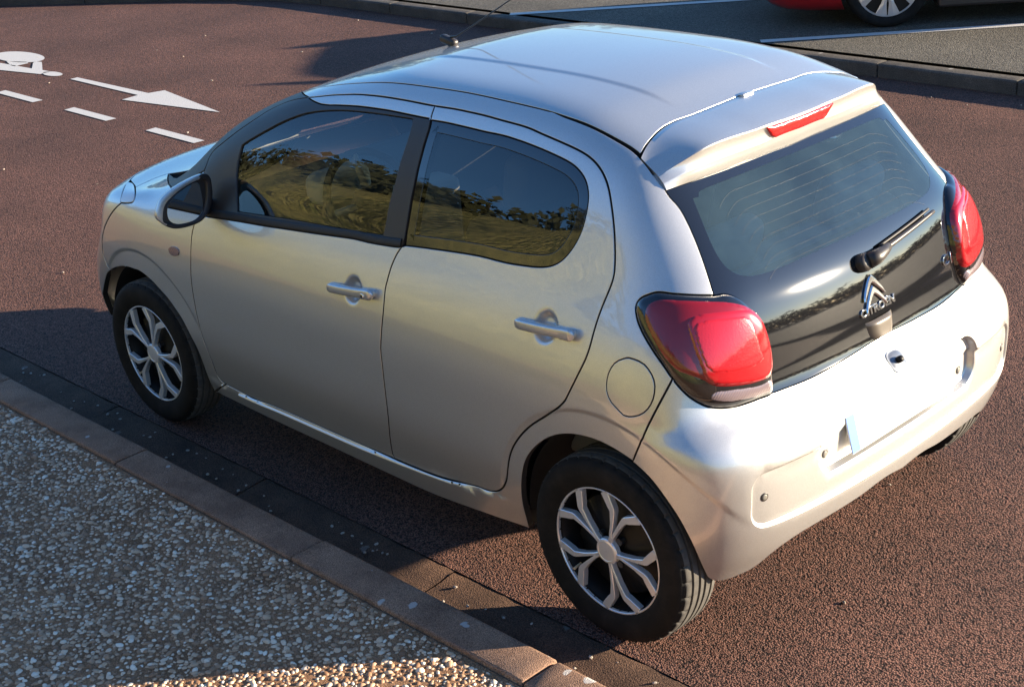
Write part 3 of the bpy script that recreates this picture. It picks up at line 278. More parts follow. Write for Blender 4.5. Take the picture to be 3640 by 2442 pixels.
'glass_rear_l':'8208,7134,10044 8233,7089,10151 8253,7044,10259 8264,6999,10368 8269,6955,10478 8273,6910,10588 8278,6866,10698 8283,6821,10808 8287,6776,10918 8293,6731,11027 8298,6686,11137 8304,6641,11247 8308,6595,11356 8310,6549,11466 8312,6503,11575 8314,6456,11684 8316,6408,11793 8318,6360,11901 8323,6311,12009 8327,6261,12117 8328,6210,12224 8326,6159,12331 8324,6107,12437 8321,6054,12544 8318,6002,12650 8316,5948,12756 8313,5895,12862 8306,5840,12967 8297,5785,13072 8292,5727,13176 8294,5668,13279 8308,5607,13379 8332,5544,13477',
'hood_gap':'24637,6584,8953 24645,6467,8965 24654,6350,8977 24669,6233,8987 24688,6117,8996 24711,6001,9005 24733,5885,9013 24748,5769,9022 24753,5651,9032 24747,5533,9043 24733,5417,9054 24714,5300,9065 24684,5187,9077 24640,5078,9090',
'cowl_edge':'24640,5078,9090 24542,5149,9096 24444,5220,9103 24346,5291,9111 24247,5359,9119 24146,5426,9128 24044,5491,9139 23942,5555,9150 23839,5618,9163 23736,5680,9176 23633,5742,9190 23529,5803,9205 23426,5865,9220 23321,5924,9237 23217,5984,9255 23114,6044,9274 23006,6101,9295 22897,6156,9319 22793,6214,9344 22693,6274,9370 22595,6336,9397 22498,6398,9423 22401,6460,9447 22300,6520,9470 22195,6577,9492 22084,6630,9513 21976,6685,9527 21867,6737,9537 21757,6788,9543 21646,6836,9545 21534,6883,9544 21421,6929,9539',
'headlamp':'25687,6259,8866 25612,6241,8877 25533,6239,8887 25454,6248,8894 25377,6267,8900 25301,6290,8906 25227,6318,8911 25153,6347,8916 25080,6378,8920 25008,6411,8925 24936,6446,8930 24866,6482,8935 24796,6519,8939 24726,6557,8944 24656,6595,8949 24587,6634,8954 24518,6673,8960 24449,6712,8965 24380,6752,8970 24312,6792,8974 24243,6832,8979 24176,6872,8982 24107,6913,8985 24039,6954,8986 23971,6995,8986 23904,7037,8983 23837,7080,8978 23771,7123,8969 23706,7167,8955 23645,7213,8935 23589,7261,8905 23548,7313,8861 23547,7364,8803 23603,7392,8759 23677,7404,8733 23754,7409,8714 23832,7413,8698 23910,7415,8683 23988,7416,8668 24066,7416,8654 24145,7416,8640 24223,7415,8628 24302,7412,8617 24381,7407,8609 24459,7393,8616 24511,7355,8661 24545,7307,8713 24590,7256,8755 24642,7204,8785 24698,7153,8808 24756,7102,8824 24817,7051,8836 24878,7001,8845 24940,6951,8851 25002,6902,8854 25065,6854,8857 25128,6806,8858 25191,6757,8858 25254,6709,8858 25317,6660,8857 25379,6611,8857 25441,6561,8856 25502,6510,8855 25560,6456,8855 25613,6397,8856 25658,6331,8860',
'fuel':'-998,7581,8903 -1157,7561,8897 -1314,7541,8872 -1465,7525,8821 -1596,7524,8728 -1707,7531,8613 -1792,7547,8478 -1842,7576,8329 -1858,7617,8174 -1849,7664,8021 -1813,7718,7874 -1747,7776,7740 -1649,7830,7626 -1522,7877,7540 -1378,7914,7477 -1226,7942,7435 -1069,7962,7440 -933,7965,7525 -793,7962,7605 -657,7954,7689 -547,7935,7804 -471,7909,7943 -442,7875,8096 -438,7835,8252 -461,7790,8404 -514,7743,8548 -594,7696,8679 -712,7655,8779 -851,7618,8850 -923,7599,8881',
'repeater':'20723,7852,7650 20687,7848,7683 20648,7844,7712 20608,7841,7741 20565,7838,7765 20519,7835,7784 20472,7834,7797 20423,7834,7806 20374,7834,7812 20325,7834,7816 20276,7836,7816 20227,7837,7812 20178,7840,7804 20131,7843,7790 20086,7847,7772 20045,7853,7746 20018,7860,7706 20015,7867,7658 20032,7873,7613 20063,7878,7575 20103,7881,7546 20145,7884,7521 20191,7885,7503 20237,7886,7487 20285,7886,7475 20334,7886,7467 20383,7886,7462 20432,7885,7460 20481,7884,7460 20531,7882,7464 20579,7880,7474 20624,7876,7493 20664,7871,7521 20696,7866,7558 20716,7859,7602',
'pane_rear':'-645,4496,12542 -798,4556,12369 -950,4615,12194 -1100,4674,12017 -1248,4732,11838 -1395,4786,11657 -1542,4834,11475 -1689,4874,11291 -1840,4894,11106 -1992,4887,10923 -2145,4820,10752 -2279,4681,10612 -2380,4490,10513 -2446,4268,10456 -2491,4035,10423 -2525,3799,10403 -2552,3562,10391 -2573,3324,10384 -2590,3085,10381 -2604,2846,10380 -2616,2607,10380 -2625,2368,10382 -2633,2129,10384 -2640,1890,10386 -2645,1651,10388 -2650,1412,10389 -2654,1173,10390 -2659,934,10390 -2663,695,10388 -2667,456,10385 -2672,217,10380 -2676,0,10375',
'sp_crease':'-495,5452,13148 -533,5241,13252 -571,5021,13336 -609,4795,13403 -645,4569,13468 -679,4340,13527 -713,4108,13573 -744,3874,13607 -775,3639,13631 -803,3403,13645 -829,3166,13655 -854,2928,13660 -877,2691,13659 -897,2453,13654 -916,2216,13648 -933,1978,13647 -948,1740,13654 -961,1502,13661 -972,1263,13660 -982,1025,13656 -989,787,13652 -995,548,13648 -998,310,13646 -1000,71,13645 -1000,0,13644',
'sp_lip':'-483,5271,13030 -519,5035,13046 -554,4799,13055 -587,4562,13063 -619,4325,13070 -649,4088,13078 -677,3851,13087 -704,3613,13096 -729,3376,13106 -752,3138,13114 -774,2899,13119 -793,2661,13123 -812,2423,13124 -828,2184,13125 -843,1945,13126 -856,1706,13129 -867,1468,13140 -877,1231,13170 -885,993,13194 -891,754,13199 -896,515,13197 -899,276,13193 -900,37,13187 -900,0,13186',
'sp_bottom':'-314,5104,12691 -384,4876,12713 -437,4642,12728 -477,4406,12736 -507,4168,12741 -530,3929,12744 -548,3689,12745 -563,3450,12746 -578,3210,12747 -590,2970,12748 -601,2731,12749 -610,2491,12750 -618,2251,12752 -625,2011,12754 -630,1771,12755 -635,1531,12757 -638,1291,12759 -642,1051,12759 -648,811,12756 -655,572,12752 -660,332,12747 -665,92,12743 -666,0,12742',
}
CLOSED = ('lamp','lens','lens_sq','lens_in','lens_clear','headlamp','fuel','repeater')
def refine(P, ds=.012, closed=False):
    P = np.asarray(P, float); n = len(P)
    Q = np.vstack([P[-1:], P, P[:2]]) if closed else np.vstack([2*P[0]-P[1], P, 2*P[-1]-P[-2]])
    out = []
    for i in range(1, n+1 if closed else n):
        a, b, c, d = Q[i-1], Q[i], Q[i+1], Q[i+2]
        la, lb, lc = [max(np.linalg.norm(v), 1e-6) for v in (b-a, c-b, d-c)]
        k = max(1, int(round(lb/ds))); u = np.arange(k)[:, None]/k
        m1 = lb*(c-a)/(la+lb); m2 = lb*(d-b)/(lb+lc)
        out.append((2*u**3-3*u**2+1)*b+(u**3-2*u**2+u)*m1+(-2*u**3+3*u**2)*c+(u**3-u**2)*m2)
    if not closed: out.append(P[-1:])
    return np.vstack(out)
CUR = {}
for _k, _t in CUR_RAW.items():
    CUR[_k] = refine(np.array([[float(a)*1e-4 for a in p.split(',')] for p in _t.split()]), .012 if _k not in ('lamp','lens','lens_sq','lens_in','lens_clear') else .006, _k in CLOSED)
# ------------------------------------------------------------------ body panels cut out of the skin function
def st2(P):
    D = P - CEN; return np.stack([-D[:, 0], D[:, 2]], 1)/(np.linalg.norm(D, axis=1) + D[:, 1])[:, None]
def inv2(q):
    q = np.asarray(q); s = (q**2).sum(1)
    return np.stack([-2*q[:, 0], 1-s, 2*q[:, 1]], 1)/(1+s)[:, None]
def inpoly(q, L):
    x, y = q[:, 0], q[:, 1]; r = np.zeros(len(q), bool)
    a = L; b = np.roll(L, -1, 0)
    for (x0, y0), (x1, y1) in zip(a, b):
        if y0 == y1: continue
        c = (y0 > y) != (y1 > y)
        r ^= c & (x < (x1-x0)*(y-y0)/(y1-y0) + x0)
    return r
def area2(L): return .5*np.sum(L[:, 0]*np.roll(L[:, 1], -1) - np.roll(L[:, 0], -1)*L[:, 1])
def loop(*segs, tol=.004):
    P = []
    for s in segs:
        for p in np.atleast_2d(np.asarray(s, float)):
            if not P or np.linalg.norm(P[-1]-p) > tol: P.append(p)
    while np.linalg.norm(P[0]-P[-1]) < tol: P.pop()
    P = np.array(P)
    if area2(st2(P)) < 0: P = P[::-1]
    return P
def densify(P, ds=.013):
    out = []
    for a, b in zip(P, np.roll(P, -1, 0)):
        n = max(1, int(np.ceil(np.linalg.norm(b-a)/ds - .2))); u = np.arange(n)[:, None]/n; out.append(a + u*(b-a))
    return np.vstack(out)
def make_samples(h=.022):
    S = []
    def take(P, d, t1, ax, sg):
        t = cast_v(P, d, t1); ok = ~np.isnan(t); Q = P[ok] + t[ok][:, None]*np.array(d); n = normal(Q)
        k = (np.abs(n).argmax(1) == ax) & (n[:, ax]*sg > 0) & (Q[:, 1] > .012); S.append(Q[k])
    def cast_v(P, d, t1):
        D = np.tile(np.array(d, float), (len(P), 1)); return cast(P, D, 0, t1, 50)
    gx, gz = np.meshgrid(np.arange(-.52, 3.06, h), np.arange(.14, 1.48, h)); P = np.stack([gx.ravel(), np.full(gx.size, 1.0), gz.ravel()], 1); take(P, (0, -1, 0), 1.0, 1, 1)
    gx, gy = np.meshgrid(np.arange(-.5, 3.05, h), np.arange(h*.6, .85, h)); P = np.stack([gx.ravel(), gy.ravel(), np.full(gx.size, 1.6)], 1); take(P, (0, 0, -1), 1.2, 2, 1)
    gy, gz = np.meshgrid(np.arange(h*.6, .85, h), np.arange(.14, 1.46, h)); P = np.stack([np.full(gy.size, -.7), gy.ravel(), gz.ravel()], 1); take(P, (1, 0, 0), 1.3, 0, -1)
    P = np.stack([np.full(gy.size, 3.3), gy.ravel(), gz.ravel()], 1); take(P, (-1, 0, 0), 1.3, 0, 1)
    # extra points where the skin bends sharply
    for xc, zc in DISH:
        for r in np.linspace(.004, .06, 11):
            n = max(4, int(2*np.pi*r/.008)); th = np.linspace(0, 2*np.pi, n, endpoint=False) + r*50
            P = np.stack([xc+r*np.cos(th), np.full(n, 1.), zc+r*np.sin(th)], 1); t = cast_v(P, (0, -1, 0), 1.); S.append(P+t[:, None]*np.array([0, -1, 0]))
    for xc, r1 in ((-.015, .432), (2.31, .42)):
        for r in np.arange(r1-.03, r1+.008, .0045):
            th = np.arange(-.1, np.pi+.1, .012/r); P = np.stack([xc+r*np.cos(th), np.full(len(th), 1.), .295+r*np.sin(th)], 1)
            t = cast_v(P, (0, -1, 0), 1.); S.append(P+t[:, None]*np.array([0, -1, 0]))
    gy, gz = np.meshgrid(np.arange(.008, .62, .013), np.arange(.655, .755, .0055)); P = np.stack([np.full(gy.size, -.7), gy.ravel(), gz.ravel()], 1); t = cast_v(P, (1., 0, 0), 1.); S.append(P+t[:, None]*np.array([1., 0, 0]))
    gx, gy = np.meshgrid(np.arange(.13, 1.25, .016), np.arange(.218, .259, .005)); P = np.stack([gx.ravel(), gy.ravel(), np.full(gx.size, 1.7)], 1); t = cast_v(P, (0, 0, -1.), 1.); S.append(P+t[:, None]*np.array([0, 0, -1.]))
    return np.vstack(S)
SAMP = make_samples(); SAMP = SAMP[~np.isnan(SAMP).any(1)]
SAMP2 = st2(SAMP); SAMPN = normal(SAMP)
def inward(L):
    T = np.roll(L, -1, 0) - np.roll(L, 1, 0); T /= np.linalg.norm(T, axis=1, keepdims=True) + 1e-12
    N = normal(L); B = np.cross(N, T); B /= np.linalg.norm(B, axis=1, keepdims=True) + 1e-12
    return N, B
def panel(name, outer, m, parent, holes=(), feats=(), g=.0028, lip=.022, off=0., half=False, edge=True, samp=True, extra=None, ds=.013):
    ccw = lambda l: l if area2(st2(np.asarray(l))) > 0 else np.asarray(l)[::-1]
    outer = ccw(outer); holes = [ccw(h) for h in holes]
    L = onto(densify(outer, ds))
    if half: L[np.abs(L[:, 1]) < 2e-3, 1] = 0
    rings = []                                   # (r0, r1, r2, r3, normals)
    for k, lp in enumerate([L] + [onto(densify(h, ds)) for h in holes]):
        N, B = inward(lp); sg = 1. if k == 0 else -1.
        mid = (np.abs(lp[:, 1]) < 1e-6) if half else np.zeros(len(lp), bool)
        if half: B[mid, 1] = 0
        # on the centre line the inset only follows the end edges
        w = np.ones(len(lp))
        if half and k == 0:
            inner = mid & np.roll(mid, 1) & np.roll(mid, -1); w[inner] = 0
        Bs = B*sg*w[:, None]
        rings.append((lp, N, Bs, mid))
    def pos(lp, N, Bs, ins, dep): return lp + Bs*ins - N*dep
    V = []; NN = []
    bnd = [pos(lp, N, Bs, (g+.0016) if edge else g, 0) for lp, N, Bs, mid in rings]
    for b, (lp, N, Bs, mid) in zip(bnd, rings): b[mid, 1] = 0
    B3 = np.vstack(bnd); BN = normal(B3); q2 = [st2(b) for b in bnd]
    inside = inpoly(SAMP2, q2[0])
    for h in q2[1:]: inside &= ~inpoly(SAMP2, h)
    idx = np.where(inside)[0]
    kd = KDTree(len(B3) + sum(len(f) for f in feats)); 
    allb = [B3] + [onto(f) for f in feats]
    j = 0
    for a in allb:
        for p in a: kd.insert(p, j); j += 1
    kd.balance()
    if samp: idx = np.array([i for i in idx if kd.find(SAMP[i])[2] > (.0045 if .65 < SAMP[i][2] < .76 and SAMP[i][0] < -.25 else .0095)], int)
    else: idx = np.zeros(0, int)
    P3 = [B3] + allb[1:] + [SAMP[idx]]
    if extra is not None: P3.append(extra)
    P3 = np.vstack(P3); Pn = normal(P3)
    edges = []; s = 0
    for b in bnd:
        n = len(b); edges += [(s+i, s+(i+1) % n) for i in range(n)]; s += n
    for f in allb[1:]:
        n = len(f); edges += [(s+i, s+i+1) for i in range(n-1)]; s += n
    Q = st2(P3)
    r = delaunay_2d_cdt([Vector((float(a)*100, float(b)*100)) for a, b in Q], edges, [], 0, 1e-6)
    ov = r[3]; vq = np.array([(v[0]/100, v[1]/100) for v in r[0]])
    W = np.empty((len(vq), 3)); src = np.full(len(vq), -1)
    for i, o in enumerate(ov):
        if len(o): src[i] = o[0]
    ok = src >= 0; W[ok] = P3[src[ok]]
    if (~ok).any(): W[~ok] = radial(inv2(vq[~ok]))
    tris = np.array(r[2] if all(len(f) == 3 for f in r[2]) else [f for f in r[2] if len(f) == 3])
    cen = vq[tris].mean(1); keep = inpoly(cen, q2[0])
    for h in q2[1:]: keep &= ~inpoly(cen, h)
    tris = tris[keep]
    WN = normal(W)
    used = np.unique(tris)
    if callable(off):
        dist = np.array([kd.find(p)[2] if True else 0 for p in W]) if len(W) < 60000 else np.zeros(len(W))
        O = off(W, WN, dist)
    else: O = np.full(len(W), off)
    W = W + WN*O[:, None]
    faces = [tuple(t) for t in tris]; seal = []
    inv = {int(s_): i for i, s_ in enumerate(src) if s_ >= 0}
    V = [W]; NN = [WN]; base = len(W)
    if edge:
        s = 0
        for b, (lp, N, Bs, mid) in zip(bnd, rings):
            n = len(lp); o0 = off if not callable(off) else 0.
            r1 = pos(lp, N, Bs, g+.0005, .0005-o0); r2 = pos(lp, N, Bs, g, .0016-o0); r3 = pos(lp, N, Bs, g, lip-o0)
            for a in (r1, r2, r3): a[mid, 1] = 0
            O_ = -Bs/(np.linalg.norm(Bs, axis=1, keepdims=True) + 1e-9)
            n1 = N*.76+O_*.65; n2 = N*.25+O_*.97; n3 = O_ + 1e-4*N
            V += [r1, r2, r3]; NN += [n1, n2, n3]
            ring0 = [inv.get(s+i, None) for i in range(n)]
            fl = rings[0][0] is not lp
            for i in range(n):
                k = (i+1) % n
                if mid[i] and mid[k]: continue
                if ring0[i] is None or ring0[k] is None: continue
                seq = [(ring0[i], ring0[k]), (base+i, base+k), (base+n+i, base+n+k), (base+2*n+i, base+2*n+k)]
                for (a, b_), (c, d) in zip(seq, seq[1:]):
                    faces.append((c, d, b_, a) if not fl else (a, b_, d, c)); seal.append(len(faces)-1) if c >= base+2*n and m is M.get('silver') else None
            base += 3*n; s += n
    V = np.vstack(V); NN = np.vstack(NN); NN /= np.linalg.norm(NN, axis=1, keepdims=True)
    if half:
        n = len(V); Vm = V*[1, -1, 1]; Nm = NN*[1, -1, 1]
        nf = len(faces); faces = faces + [tuple(int(i)+n for i in f[::-1]) for f in faces]; seal = seal + [i+nf for i in seal]
        V = np.vstack([V, Vm]); NN = np.vstack([NN, Nm])
        # weld the centre line
        cidx = np.where(np.abs(V[:n, 1]) < 1e-6)[0]; rm = {int(c)+n: int(c) for c in cidx}
        NN[cidx, 1] = 0
        faces = [tuple(rm.get(int(i), int(i)) for i in f) for f in faces]
    used = np.unique(np.concatenate([np.array(f) for f in faces])); mp = np.full(len(V), -1); mp[used] = np.arange(len(used))
    faces = [tuple(mp[list(f)]) for f in faces]; seal = set(seal); sl = [1 if i in seal else 0 for i, f in enumerate(faces) if len(set(f)) == len(f)]; faces = [f for f in faces if len(set(f)) == len(f)]
    ob = mk(name, V[used], faces, m, parent, NN[used] if not callable(off) else None)
    if seal:                                     # rubber seal down in the gap
        ob.data.materials.append(M['rubber']); ob.data.polygons.foreach_set('material_index', sl)
    return ob
def flip_copy(o, parent):
    """mirror image of a part for the car's right side"""
    me = o.data; V = np.empty(len(me.vertices)*3, np.float32); me.vertices.foreach_get('co', V); V = V.reshape(-1, 3)*np.array([1, -1, 1], np.float32)
    Fc = [tuple(reversed(p.vertices[:])) for p in me.polygons]
    N = None
    if me.has_custom_normals:
        N = np.zeros_like(V); cn = np.empty(len(me.loops)*3, np.float32); me.corner_normals.foreach_get('vector', cn); cn = cn.reshape(-1, 3)
        vi = np.empty(len(me.loops), np.int32); me.loops.foreach_get('vertex_index', vi); N[vi] = cn; N = N*np.array([1, -1, 1], np.float32)
    r = mk(o.name.split('.')[0], V, Fc, me.materials[0] if me.materials else None, parent, N, smooth=me.polygons[0].use_smooth)
    for k in me.materials[1:]: r.data.materials.append(k)
    if len(me.materials) > 1:
        mi = [p.material_index for p in me.polygons]; r.data.polygons.foreach_set('material_index', mi)
    if 'label' in o: r['label'] = o['label']
    for ch in o.children: flip_copy(ch, r)
    return r
def seg(name, a=None, b=None):
    """stretch of a feature line between the points nearest to a and b (in that order)"""
    P = CUR[name]; i = 0 if a is None else int(np.argmin(np.linalg.norm(P-np.array(a), axis=1))); j = len(P)-1 if b is None else int(np.argmin(np.linalg.norm(P-np.array(b), axis=1)))
    return P[i:j+1] if i <= j else P[j:i+1][::-1]
def cseg(name, a, b, rev=False):
    """stretch of a closed feature line from nearest a to nearest b in stored (or reversed) order"""
    P = CUR[name][::-1] if rev else CUR[name]; i = int(np.argmin(np.linalg.norm(P-np.array(a), axis=1))); P = np.roll(P, -i, 0); j = int(np.argmin(np.linalg.norm(P-np.array(b), axis=1))); return P[:j+1]
def centre(kind, a, b, n=40):
    """points of the skin on the centre plane: 'top' between two x, 'rear'/'front' between two z"""
    t = np.linspace(a, b, n)
    if kind == 'top': P = np.stack([t, 0*t, np.full(n, 1.7)], 1); d = (0, 0, -1.)
    elif kind == 'rear': P = np.stack([np.full(n, -.8), 0*t, t], 1); d = (1., 0, 0)
    else: P = np.stack([np.full(n, 3.4), 0*t, t], 1); d = (-1., 0, 0)
    D = np.tile(np.array(d), (n, 1)); tt = cast(P, D, 0, 1.6, 90); return P+tt[:, None]*D
def top_pts(xy):
    xy = np.array(xy, float); P = np.stack([xy[:, 0], xy[:, 1], np.full(len(xy), 1.7)], 1); D = np.tile(np.array([0, 0, -1.]), (len(P), 1)); t = cast(P, D, 0, 1.6, 90); return P+t[:, None]*D
def side_pts(xz):
    xz = np.array(xz, float); P = np.stack([xz[:, 0], np.full(len(xz), 1.), xz[:, 1]], 1); D = np.tile(np.array([0, -1., 0]), (len(P), 1)); t = cast(P, D, 0, 1.0, 60); return P+t[:, None]*D
def front_pts(yz):
    yz = np.array(yz, float); P = np.stack([np.full(len(yz), 3.4), yz[:, 0], yz[:, 1]], 1); D = np.tile(np.array([-1., 0, 0]), (len(P), 1)); t = cast(P, D, 0, 1.6, 90); return P+t[:, None]*D
def rear_pts(yz):
    yz = np.array(yz, float); P = np.stack([np.full(len(yz), -.8), yz[:, 0], yz[:, 1]], 1); D = np.tile(np.array([1., 0, 0]), (len(P), 1)); t = cast(P, D, 0, 1.3, 90); return P+t[:, None]*D
# ================================================================== ground materials
def asphalt(name, c1, c2, c3, grain=150., bump=.9, dark=.25, patch=.5):
    m = bpy.data.materials.new(name); m.use_nodes = True; nt = m.node_tree; b = nt.nodes['Principled BSDF']; N = nt.nodes.new; Lk = nt.links.new
    b.inputs['Roughness'].default_value = .85; b.inputs['Specular IOR Level'].default_value = .3
    tc = N('ShaderNodeTexCoord')
    v = N('ShaderNodeTexVoronoi'); v.inputs['Scale'].default_value = grain; Lk(tc.outputs['Object'], v.inputs['Vector'])
    v2 = N('ShaderNodeTexVoronoi'); v2.inputs['Scale'].default_value = grain*.62; Lk(tc.outputs['Object'], v2.inputs['Vector'])
    n = N('ShaderNodeTexNoise'); n.inputs['Scale'].default_value = 1.1; n.inputs['Detail'].default_value = 8; n.inputs['Roughness'].default_value = .6; Lk(tc.outputs['Object'], n.inputs['Vector'])
    n2 = N('ShaderNodeTexNoise'); n2.inputs['Scale'].default_value = 38; n2.inputs['Detail'].default_value = 5; Lk(tc.outputs['Object'], n2.inputs['Vector'])
    # chip colour: random per cell between the three tones
    rp = N('ShaderNodeValToRGB'); cr = rp.color_ramp; cr.elements[0].color = (*c2, 1); cr.elements[1].color = (*c1, 1); e = cr.elements.new(.82); e.color = (*c3, 1); cr.elements[1].position = .35; cr.elements[2].position = .97
    sp = N('ShaderNodeSeparateColor'); Lk(v.outputs['Color'], sp.inputs[0]); Lk(sp.outputs[0], rp.inputs[0])
    # pits between chips are binder
    pit = N('ShaderNodeMapRange'); pit.inputs[1].default_value = .35; pit.inputs[2].default_value = .75; pit.inputs[3].default_value = 1; pit.inputs[4].default_value = dark; Lk(v.outputs['Distance'], pit.inputs[0])
    big = N('ShaderNodeMapRange'); big.inputs[1].default_value = .3; big.inputs[2].default_value = .7; big.inputs[3].default_value = 1-patch*.45; big.inputs[4].default_value = 1+patch*.4; Lk(n.outputs[0], big.inputs[0])
    med = N('ShaderNodeMapRange'); med.inputs[1].default_value = .3; med.inputs[2].default_value = .7; med.inputs[3].default_value = .72; med.inputs[4].default_value = 1.25; Lk(n2.outputs[0], med.inputs[0])
    mu = N('ShaderNodeMath'); mu.operation = 'MULTIPLY'; Lk(pit.outputs[0], mu.inputs[0]); Lk(big.outputs[0], mu.inputs[1])
    mu2 = N('ShaderNodeMath'); mu2.operation = 'MULTIPLY'; Lk(mu.outputs[0], mu2.inputs[0]); Lk(med.outputs[0], mu2.inputs[1])
    vm = N('ShaderNodeVectorMath'); vm.operation = 'SCALE'; Lk(rp.outputs[0], vm.inputs[0]); Lk(mu2.outputs[0], vm.inputs['Scale']); Lk(vm.outputs[0], b.inputs['Base Color'])
    h = N('ShaderNodeMath'); h.operation = 'SUBTRACT'; h.inputs[0].default_value = 1; Lk(v.outputs['Distance'], h.inputs[1])
    h2 = N('ShaderNodeMath'); h2.operation = 'MULTIPLY_ADD'; h2.inputs[1].default_value = -.7; Lk(v2.outputs['Distance'], h2.inputs[0]); Lk(h.outputs[0], h2.inputs[2])
    bp = N('ShaderNodeBump'); bp.inputs['Strength'].default_value = bump; bp.inputs['Distance'].default_value = .75/grain; Lk(h2.outputs[0], bp.inputs['Height']); Lk(bp.outputs[0], b.inputs['Normal'])
    return m
def concrete(name, col, col2, spots=(.45, .43, .40), grain=260., bump=.5, spotamt=.0):
    m = bpy.data.materials.new(name); m.use_nodes = True; nt = m.node_tree; b = nt.nodes['Principled BSDF']; N = nt.nodes.new; Lk = nt.links.new
    b.inputs['Roughness'].default_value = .9; b.inputs['Specular IOR Level'].default_value = .25
    tc = N('ShaderNodeTexCoord')
    n = N('ShaderNodeTexNoise'); n.inputs['Scale'].default_value = 5; n.inputs['Detail'].default_value = 10; n.inputs['Roughness'].default_value = .7; Lk(tc.outputs['Object'], n.inputs['Vector'])
    g = N('ShaderNodeTexNoise'); g.inputs['Scale'].default_value = grain; g.inputs['Detail'].default_value = 3; Lk(tc.outputs['Object'], g.inputs['Vector'])
    r = N('ShaderNodeValToRGB'); r.color_ramp.elements[0].position = .34; r.color_ramp.elements[1].position = .68; r.color_ramp.elements[0].color = (*col2, 1); r.color_ramp.elements[1].color = (*col, 1); Lk(n.outputs[0], r.inputs[0])
    gm = N('ShaderNodeMapRange'); gm.inputs[1].default_value = .3; gm.inputs[2].default_value = .7; gm.inputs[3].default_value = .35; gm.inputs[4].default_value = 1.65; Lk(g.outputs[0], gm.inputs[0])
    vm = N('ShaderNodeVectorMath'); vm.operation = 'SCALE'; Lk(r.outputs[0], vm.inputs[0]); Lk(gm.outputs[0], vm.inputs['Scale'])
    # pale lichen spots with a shape of their own
    v = N('ShaderNodeTexVoronoi'); v.inputs['Scale'].default_value = 11; v.inputs['Randomness'].default_value = 1
    wv = N('ShaderNodeVectorMath'); wv.operation = 'ADD'; wn_ = N('ShaderNodeTexNoise'); wn_.inputs['Scale'].default_value = 22; wn_.inputs['Detail'].default_value = 4; Lk(tc.outputs['Object'], wn_.inputs['Vector'])
    ws = N('ShaderNodeVectorMath'); ws.operation = 'SCALE'; ws.inputs['Scale'].default_value = .045; Lk(wn_.outputs['Color'], ws.inputs[0]); Lk(tc.outputs['Object'], wv.inputs[0]); Lk(ws.outputs[0], wv.inputs[1]); Lk(wv.outputs[0], v.inputs['Vector'])
    sp = N('ShaderNodeSeparateColor'); Lk(v.outputs['Color'], sp.inputs[0])
    rad = N('ShaderNodeMapRange'); rad.inputs[1].default_value = .45; rad.inputs[2].default_value = 1; rad.inputs[3].default_value = 0.; rad.inputs[4].default_value = .27; Lk(sp.outputs[0], rad.inputs[0])
    ls = N('ShaderNodeMath'); ls.operation = 'SUBTRACT'; Lk(rad.outputs[0], ls.inputs[0]); Lk(v.outputs['Distance'], ls.inputs[1])
    st = N('ShaderNodeMapRange'); st.inputs[1].default_value = 0; st.inputs[2].default_value = .03; st.inputs[3].default_value = 0; st.inputs[4].default_value = spotamt; Lk(ls.outputs[0], st.inputs[0])
    mx = N('ShaderNodeMix'); mx.data_type = 'RGBA'; Lk(st.outputs[0], mx.inputs[0]); Lk(vm.outputs[0], mx.inputs[6]); mx.inputs[7].default_value = (*spots, 1); Lk(mx.outputs[2], b.inputs['Base Color'])
    bp = N('ShaderNodeBump'); bp.inputs['Strength'].default_value = bump; bp.inputs['Distance'].default_value = .006; Lk(g.outputs[0], bp.inputs['Height']); Lk(bp.outputs[0], b.inputs['Normal'])
    return m
M['road'] = asphalt('red_asphalt', (.145, .058, .039), (.080, .031, .021), (.225, .112, .080), 185., 1.0, .12, .6)
M['lot'] = asphalt('grey_asphalt', (.105, .095, .074), (.058, .052, .041), (.21, .19, .155), 140., .9, .3, .5)
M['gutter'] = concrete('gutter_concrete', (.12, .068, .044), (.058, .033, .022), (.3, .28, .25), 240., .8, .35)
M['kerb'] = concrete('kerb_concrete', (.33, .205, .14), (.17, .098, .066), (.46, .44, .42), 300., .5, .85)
M['farkerb'] = concrete('far_kerb_concrete', (.10, .088, .075), (.05, .045, .04), (.3, .28, .26), 200., .5, .8)  # darkened all over, the shade on its road face is put into the colour
M['mortar'] = concrete('aggregate_matrix', (.36, .20, .11), (.20, .105, .056), (.3, .28, .25), 330., .8, .0)
def paint_mat():
    m = mat('road_paint', (.52, .50, .47), .75); nt = m.node_tree; b = nt.nodes['Principled BSDF']; N = nt.nodes.new; Lk = nt.links.new
    tc = N('ShaderNodeTexCoord'); v = N('ShaderNodeTexVoronoi'); v.inputs['Scale'].default_value = 120; Lk(tc.outputs['Object'], v.inputs['Vector'])
    n = N('ShaderNodeTexNoise'); n.inputs['Scale'].default_value = 16; n.inputs['Detail'].default_value = 6; Lk(tc.outputs['Object'], n.inputs['Vector'])
    s = N('ShaderNodeMath'); s.operation = 'ADD'; Lk(v.outputs['Distance'], s.inputs[0]); Lk(n.outputs[0], s.inputs[1])
    r = N('ShaderNodeValToRGB'); r.color_ramp.elements[0].position = 1.05; r.color_ramp.elements[0].color = (.52, .50, .47, 1); r.color_ramp.elements[1].position = 1.42; r.color_ramp.elements[1].color = (.22, .14, .11, 1); Lk(s.outputs[0], r.inputs[0]); Lk(r.outputs[0], b.inputs['Base Color'])
    bp = N('ShaderNodeBump'); bp.inputs['Strength'].default_value = .5; bp.inputs['Distance'].default_value = .002; bp.invert = True; Lk(v.outputs['Distance'], bp.inputs['Height']); Lk(bp.outputs[0], b.inputs['Normal'])
    return m
M['paint'] = paint_mat()

